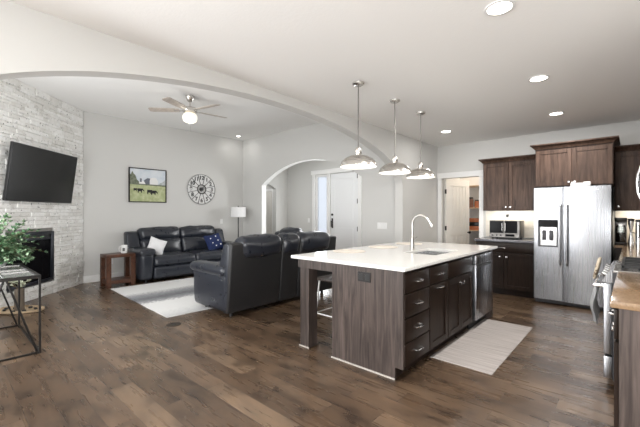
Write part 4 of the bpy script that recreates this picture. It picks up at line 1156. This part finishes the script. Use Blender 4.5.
shape([(-0.15, 0.08), (0.1, 0.02), (0.1, 0.45), (-0.05, 0.46), (-0.25, 0.30)], 4)
shape([(0.08, 0.02), (0.56, 0.04), (0.56, 0.30), (0.46, 0.48), (0.28, 0.52), (0.12, 0.46), (0.08, 0.3)], 3)
shape([(-1, 0.03), (1, -0.02), (1, 0.06), (-1, 0.10)], 2)
def cow(x, y, s_):
    shape([(x - 0.15 * s_, y - 0.08 * s_), (x - 0.12 * s_, y - 0.22 * s_), (x - 0.08 * s_, y - 0.22 * s_), (x - 0.07 * s_, y - 0.1 * s_), (x + 0.08 * s_, y - 0.1 * s_), (x + 0.1 * s_, y - 0.22 * s_), (x + 0.14 * s_, y - 0.22 * s_), (x + 0.17 * s_, y + 0.0), (x + 0.30 * s_, y - 0.12 * s_), (x + 0.31 * s_, y - 0.04 * s_), (x + 0.2 * s_, y + 0.12 * s_), (x - 0.14 * s_, y + 0.12 * s_)], 5)
cow(-0.72, -0.27, 0.55); cow(-0.47, -0.30, 0.8); cow(0.05, -0.36, 0.8); cow(0.28, -0.40, 0.85)
mb.build('canvas', pm, t)

# wall clock
t = thing('wall_clock', 'round open metal wall clock with black numerals', 'clock', (-7.899, 4.41, 1.945), R(90))
RC = 0.365
def ring_(r, th, y, mat, name, seg=64): return MB().tube([(r * math.cos(2 * PI * k / seg), y, r * math.sin(2 * PI * k / seg)) for k in range(seg)], th, 6, closed=True).build(name, mat, t)
galv = new_mat('galvanised_grey', (0.30, 0.30, 0.30), 0.4, 0.7)
ring_(RC, 0.006, -0.025, galv, 'outer_ring'); ring_(RC * 0.30, 0.010, -0.03, M['black'], 'inner_ring', 40)
face_m = new_mat('pale_clock_vanes', (0.66, 0.66, 0.65), 0.5, 0.0)
for k in range(12):
    a = R(90 - 30 * k)
    a0, a1 = a - R(13.2), a + R(13.2)
    mb = MB(); P = lambda r, an: (r * math.cos(an), r * math.sin(an))
    mb.prism([P(RC * 0.34, a0), P(RC * 0.97, a0), P(RC * 0.97, a), P(RC * 0.97, a1), P(RC * 0.34, a1)], 'y', -0.022, -0.018)
    mb.build('vane', face_m, t)
    b = a + R(15)
    MB().cyl((RC * 0.3 * math.cos(b), -0.027, RC * 0.3 * math.sin(b)), (RC * math.cos(b), -0.027, RC * math.sin(b)), 0.0055, 6).build('spoke', M['black'], t)
    fc = bpy.data.curves.new('numeral', 'FONT'); fc.body = str(12 if k == 0 else k); fc.size = 0.128; fc.extrude = 0.003; fc.offset = 0.004
    fc.align_x = 'CENTER'; fc.align_y = 'CENTER'; fc.materials.append(M['black'])
    tmp_ = bpy.data.objects.new('numeral_curve', fc); C.objects.link(tmp_)
    me_ = bpy.data.meshes.new_from_object(tmp_); bpy.data.objects.remove(tmp_)
    fo_ = bpy.data.objects.new('numeral', me_); C.objects.link(fo_); fo_.parent = t
    fo_.location = (RC * 0.76 * math.cos(a), -0.027, RC * 0.76 * math.sin(a)); fo_.rotation_euler = (R(90), 0, 0)
MB().lathe([(0, 0.036), (0.05, 0.03), (0.05, 0.0), (0, 0.0)], seg=24, mtx=Matrix.Rotation(R(90), 4, 'X')).build('hub', M['black'], t)
for k, (an, l_, w_) in enumerate(((R(35), 0.17, 0.012), (R(200), 0.13, 0.014))):
    MB().prism([(-w_, 0), (0, -0.03), (w_, 0), (0, l_)], 'y', -0.040, -0.037, mtx=Matrix.Rotation(an, 4, 'Y')).build('hand', M['black'], t)
for lz in ((-1, 0), (1, 0)): MB().cyl((lz[0] * RC, -0.025, 0), (lz[0] * RC, 0, 0), 0.006, 6).build('standoff', galv, t)

# wall plates
outlet('wall_outlet', 'white outlet low on the wall behind the side table', (-7.893, 2.42, 0.38), R(90), 0.075, 0.12, M['whiteplastic'], 1, inset='whiteplastic')
outlet('wall_outlet', 'white wall plate beside the floor lamp pole', (-7.899, 4.98, 1.15), R(90), 0.075, 0.12, M['whiteplastic'], 1, inset='whiteplastic')
outlet('light_switch', 'white triple light switch on the pier right of the front door', (-3.50, 5.639, 1.12), 0, 0.21, 0.12, M['whiteplastic'], 3, cat='switch', inset='whiteplastic', rocker=True)
outlet('light_switch', 'white light switch on entry wall left of the sidelight', (-7.0, 7.299, 1.15), 0, 0.075, 0.12, M['whiteplastic'], 1, cat='switch', inset='whiteplastic', rocker=True)

# floor vent
t = thing('floor_outlet', 'small dark oval floor plate in front of the rug', 'floor plate', (-4.15, 1.955, 0.0))
MB().lathe([(0.085, 0.0005), (0.085, 0.004), (0.075, 0.006), (0, 0.006)], seg=28).build('plate', M['bronze'], t)
MB().lathe([(0.03, 0.006), (0.03, 0.009), (0, 0.009)], seg=16).build('lid', M['blackmetal'], t)

# television on the stone wall, tipped down
t = thing('television', 'large black flat television tipped forward on stone wall', 'television', (0, 0, 0))
TVW, TVH = 1.41, 0.84
base_tv = sw_rot @ Matrix.Translation((1.13, 0.155, 1.945)) @ Matrix.Rotation(R(-7.5), 4, 'X')
t.location = base_tv.to_translation(); t.rotation_euler = base_tv.to_euler()
# local: front is +y
MB().box(-TVW / 2, -0.04, -TVH / 2, TVW / 2, 0.0, TVH / 2, 0.006, 2).build('housing', M['plastic'], t)
MB().box(-TVW / 2 + 0.010, 0.0, -TVH / 2 + 0.016, TVW / 2 - 0.010, 0.003, TVH / 2 - 0.010).build('screen', M['screen'], t)
MB().box(-0.2, -0.075, -0.15, 0.2, -0.04, 0.15).build('bracket', M['plastic'], t)

# fireplace insert
t = thing('fireplace_insert', 'black framed gas fireplace set into the stone wall', 'fireplace', tuple(sw_rot @ Vector(((FB0 + FB1) / 2, 0, 0))), R(-45))
hw = (FB1 - FB0) / 2 - 0.004
z0_, z1_ = FBZ0 + 0.006, FBZ1 - 0.006
MB().box(-hw, -0.28, z0_, hw, -0.26, z1_).box(-hw, -0.26, z0_, -hw + 0.02, 0.01, z1_).box(hw - 0.02, -0.26, z0_, hw, 0.01, z1_).box(-hw + 0.02, -0.26, z0_, hw - 0.02, 0.01, z0_ + 0.02).box(-hw + 0.02, -0.26, z1_ - 0.02, hw - 0.02, 0.01, z1_).build('firebox', M['black'], t)
fm = new_mat('dark_bronze_frame', (0.022, 0.024, 0.032), 0.35, 0.4)
MB().box(-hw, 0.01, z0_, -hw + 0.06, 0.045, z1_, 0.004).box(hw - 0.06, 0.01, z0_, hw, 0.045, z1_, 0.004).box(-hw + 0.06, 0.01, z1_ - 0.045, hw - 0.06, 0.045, z1_, 0.004).box(-hw + 0.06, 0.01, z0_, hw - 0.06, 0.045, z0_ + 0.05, 0.004).box(-hw + 0.06, 0.012, z1_ - 0.13, hw - 0.06, 0.035, z1_ - 0.10, 0.003).build('surround', fm, t)
MB().box(-hw + 0.06, 0.012, z0_ + 0.05, hw - 0.06, 0.02, z1_ - 0.13).build('glass_front', M['blackglass'], t)
MB().box(-hw + 0.06, 0.012, z1_ - 0.10, hw - 0.06, 0.02, z1_ - 0.045).build('louver', M['black'], t)

# console table with glass top
t = thing('console_table', 'black metal table with glass tiled top at the left edge', 'table', (-4.88, 0.44, 0))
cx0, cx1, cy0, cy1, ct = -0.615, 0.615, -0.26, 0.26, 0.755
bw = 0.017
BM_ = M['blackmetal']
for sx in (cx0, cx1 - bw):
    for sy in (cy0, cy1 - bw): MB().box(sx, sy, 0, sx + bw, sy + bw, ct - 0.03).build('leg', BM_, t)
MB().box(cx0, cy0, ct - 0.03, cx1, cy0 + 0.03, ct).box(cx0, cy1 - 0.03, ct - 0.03, cx1, cy1, ct).box(cx0, cy0 + 0.03, ct - 0.03, cx0 + 0.03, cy1 - 0.03, ct).box(cx1 - 0.03, cy0 + 0.03, ct - 0.03, cx1, cy1 - 0.03, ct).build('top_frame', BM_, t)
MB().box(cx0 + 0.2, cy0 + 0.03, ct - 0.02, cx0 + 0.215, cy1 - 0.03, ct).box(-0.008, cy0 + 0.03, ct - 0.02, 0.008, cy1 - 0.03, ct).box(cx1 - 0.42, cy0 + 0.03, ct - 0.02, cx1 - 0.405, cy1 - 0.03, ct).box(cx0 + 0.03, -0.006, ct - 0.02, cx1 - 0.03, 0.006, ct - 0.001).build('top_bars', M['satin'], t)
MB().box(cx0 + 0.031, cy0 + 0.031, ct - 0.016, cx1 - 0.031, cy1 - 0.031, ct - 0.008).build('glass_top', M['greyglass'], t)
MB().box(cx0 + bw, cy1 - bw, 0.0, cx1 - bw, cy1, bw).box(cx0 + bw, cy0, 0.0, cx1 - bw, cy0 + bw, bw).box(cx0, cy0 + bw, 0, cx0 + bw, cy1 - bw, bw).box(cx1 - bw, cy0 + bw, 0, cx1, cy1 - bw, bw).build('base_frame', BM_, t)
for sx in (cx0 + bw / 2, cx1 - bw / 2):
    for sg in (-1, 1):
        MB().cyl((sx, sg * (cy1 - 0.03), 0.02), (sx, sg * 0.012, ct - 0.03), 0.009, 6).build('brace', BM_, t)
CT_Z = ct
# potted plant on it
t = thing('potted_plant', 'bushy green trailing plant in white pot on black table', 'plant', (-5.33, 0.45, CT_Z + 0.001))
MB().lathe([(0, 0), (0.10, 0), (0.125, 0.05), (0.135, 0.16), (0.125, 0.16), (0.115, 0.05), (0, 0.03)], seg=32).build('pot', M['white'], t)
MB().lathe([(0, 0.14), (0.112, 0.14)], seg=24).build('soil', M['stem'], t)
r2 = random.Random(11)
leaf = MB(); stems = MB()
def add_leaf(p, d, s_):
    d = d.normalized(); side = d.cross(Vector((r2.uniform(-.4, .4), r2.uniform(-.4, .4), 1))).normalized()
    nrm = side.cross(d).normalized()
    a = p; m1 = p + d * s_ * 0.5; e = p + d * s_
    v0 = leaf.bm.verts.new(a); v1 = leaf.bm.verts.new(m1 + side * s_ * 0.36 + nrm * s_ * 0.10); v2 = leaf.bm.verts.new(e); v3 = leaf.bm.verts.new(m1 - side * s_ * 0.36 + nrm * s_ * 0.10)
    vm = leaf.bm.verts.new(m1)
    for f in ((v0, v1, vm), (v1, v2, vm), (v2, v3, vm), (v3, v0, vm)): leaf.bm.faces.new(f)
for k in range(190):
    az = r2.uniform(0, 2 * PI); el = r2.uniform(0.25, 1.5)
    L_ = r2.uniform(0.16, 0.40)
    if el < 0.5: L_ *= 0.85
    p = Vector((0.05 * math.cos(az), 0.05 * math.sin(az), 0.14)); d = Vector((math.cos(az) * math.cos(el), math.sin(az) * math.cos(el), math.sin(el)))
    pts = [p.copy()]
    for i in range(7):
        d = (d + Vector((0, 0, -0.15 - 0.05 * r2.random())) + Vector((r2.uniform(-.12, .12), r2.uniform(-.12, .12), 0))).normalized()
        p = p + d * L_ / 7 * 1.15
        if p.z < 0.07: p.z = 0.07
        if p.y < -0.45: p.y = -0.45
        pts.append(p.copy())
        for q in range(7):
            ld = (d + Vector((r2.uniform(-1, 1), r2.uniform(-1, 1), r2.uniform(-.3, .9)))).normalized()
            add_leaf(p, ld, r2.uniform(0.030, 0.050))
    stems.tube(pts, [0.004 - 0.0004 * i for i in range(len(pts))], 5)
stems.build('stems', M['stem'], t); leaf.build('foliage', M['leaf'], t)

# tray and vase on the floor before the fireplace
t = thing('wooden_tray', 'oval pale wooden tray lying on floor before the fireplace', 'tray', (-6.32, 0.80, 0))
mt = Matrix.Rotation(R(42), 4, 'Z')
MB().lathe([(0, 0.0), (0.30, 0.0), (0.32, 0.01), (0.32, 0.035), (0.305, 0.035), (0.295, 0.014), (0, 0.014)], seg=40, sy=0.58, mtx=mt).build('dish', M['tray'], t)
o_ = Vector((-6.32, 0.80, 0.0142))
for k, (a, b) in enumerate(((-0.16, -0.06), (-0.10, 0.05), (0.13, -0.08), (0.20, 0.03), (0.08, 0.09), (-0.20, 0.02), (0.02, -0.12))):
    p = o_ + mt @ Vector((a, b, 0))
    lab = ['dark pebble at tray end toward the left table brace', 'dark pebble beside the wooden vase on the tray', 'dark pebble on the tray edge nearest the camera', 'dark pebble at the right tip of the tray', 'dark pebble on the tray toward the fireplace', 'dark pebble on the far left of tray', 'dark pebble between vase and near tray rim'][k]
    o = MB().cushion((0, 0, 0.013), (0.05, 0.035, 0.026), 0.012, (0, 0, 0), 3).build('dark_pebble', M['black']); o.location = p; o.rotation_euler = (0, 0, k * 1.1)
    tag(o, lab, 'pebble', 'dark pebbles on the tray')
t = thing('wooden_vase', 'weathered wooden vase of white blossom standing on the tray', 'vase', tuple(o_ + mt @ Vector((0.0, 0.0, 0))))
MB().lathe([(0, 0), (0.055, 0), (0.058, 0.01), (0.055, 0.29), (0.045, 0.295), (0.04, 0.25), (0, 0.25)], seg=20).build('body', M['vase'], t)
leaf = MB(); st = MB()
for k in range(16):
    az = r2.uniform(0, 2 * PI); p0 = Vector((0.0, 0, 0.252)); p1 = Vector((0.03 * math.cos(az), 0.03 * math.sin(az), 0.31)); p2 = Vector((r2.uniform(0.05, 0.13) * math.cos(az), r2.uniform(0.05, 0.13) * math.sin(az), r2.uniform(0.33, 0.42)))
    st.tube([p0, p1, p2], 0.0025, 5)
    for q in range(5): add_leaf(p2, Vector((r2.uniform(-1, 1), r2.uniform(-1, 1), r2.uniform(-.2, 1))), 0.05)
st.build('stems', M['stem'], t)
blo = new_mat('pale_blossom', (0.62, 0.66, 0.52), 0.6)
leaf.build('blossom', blo, t)
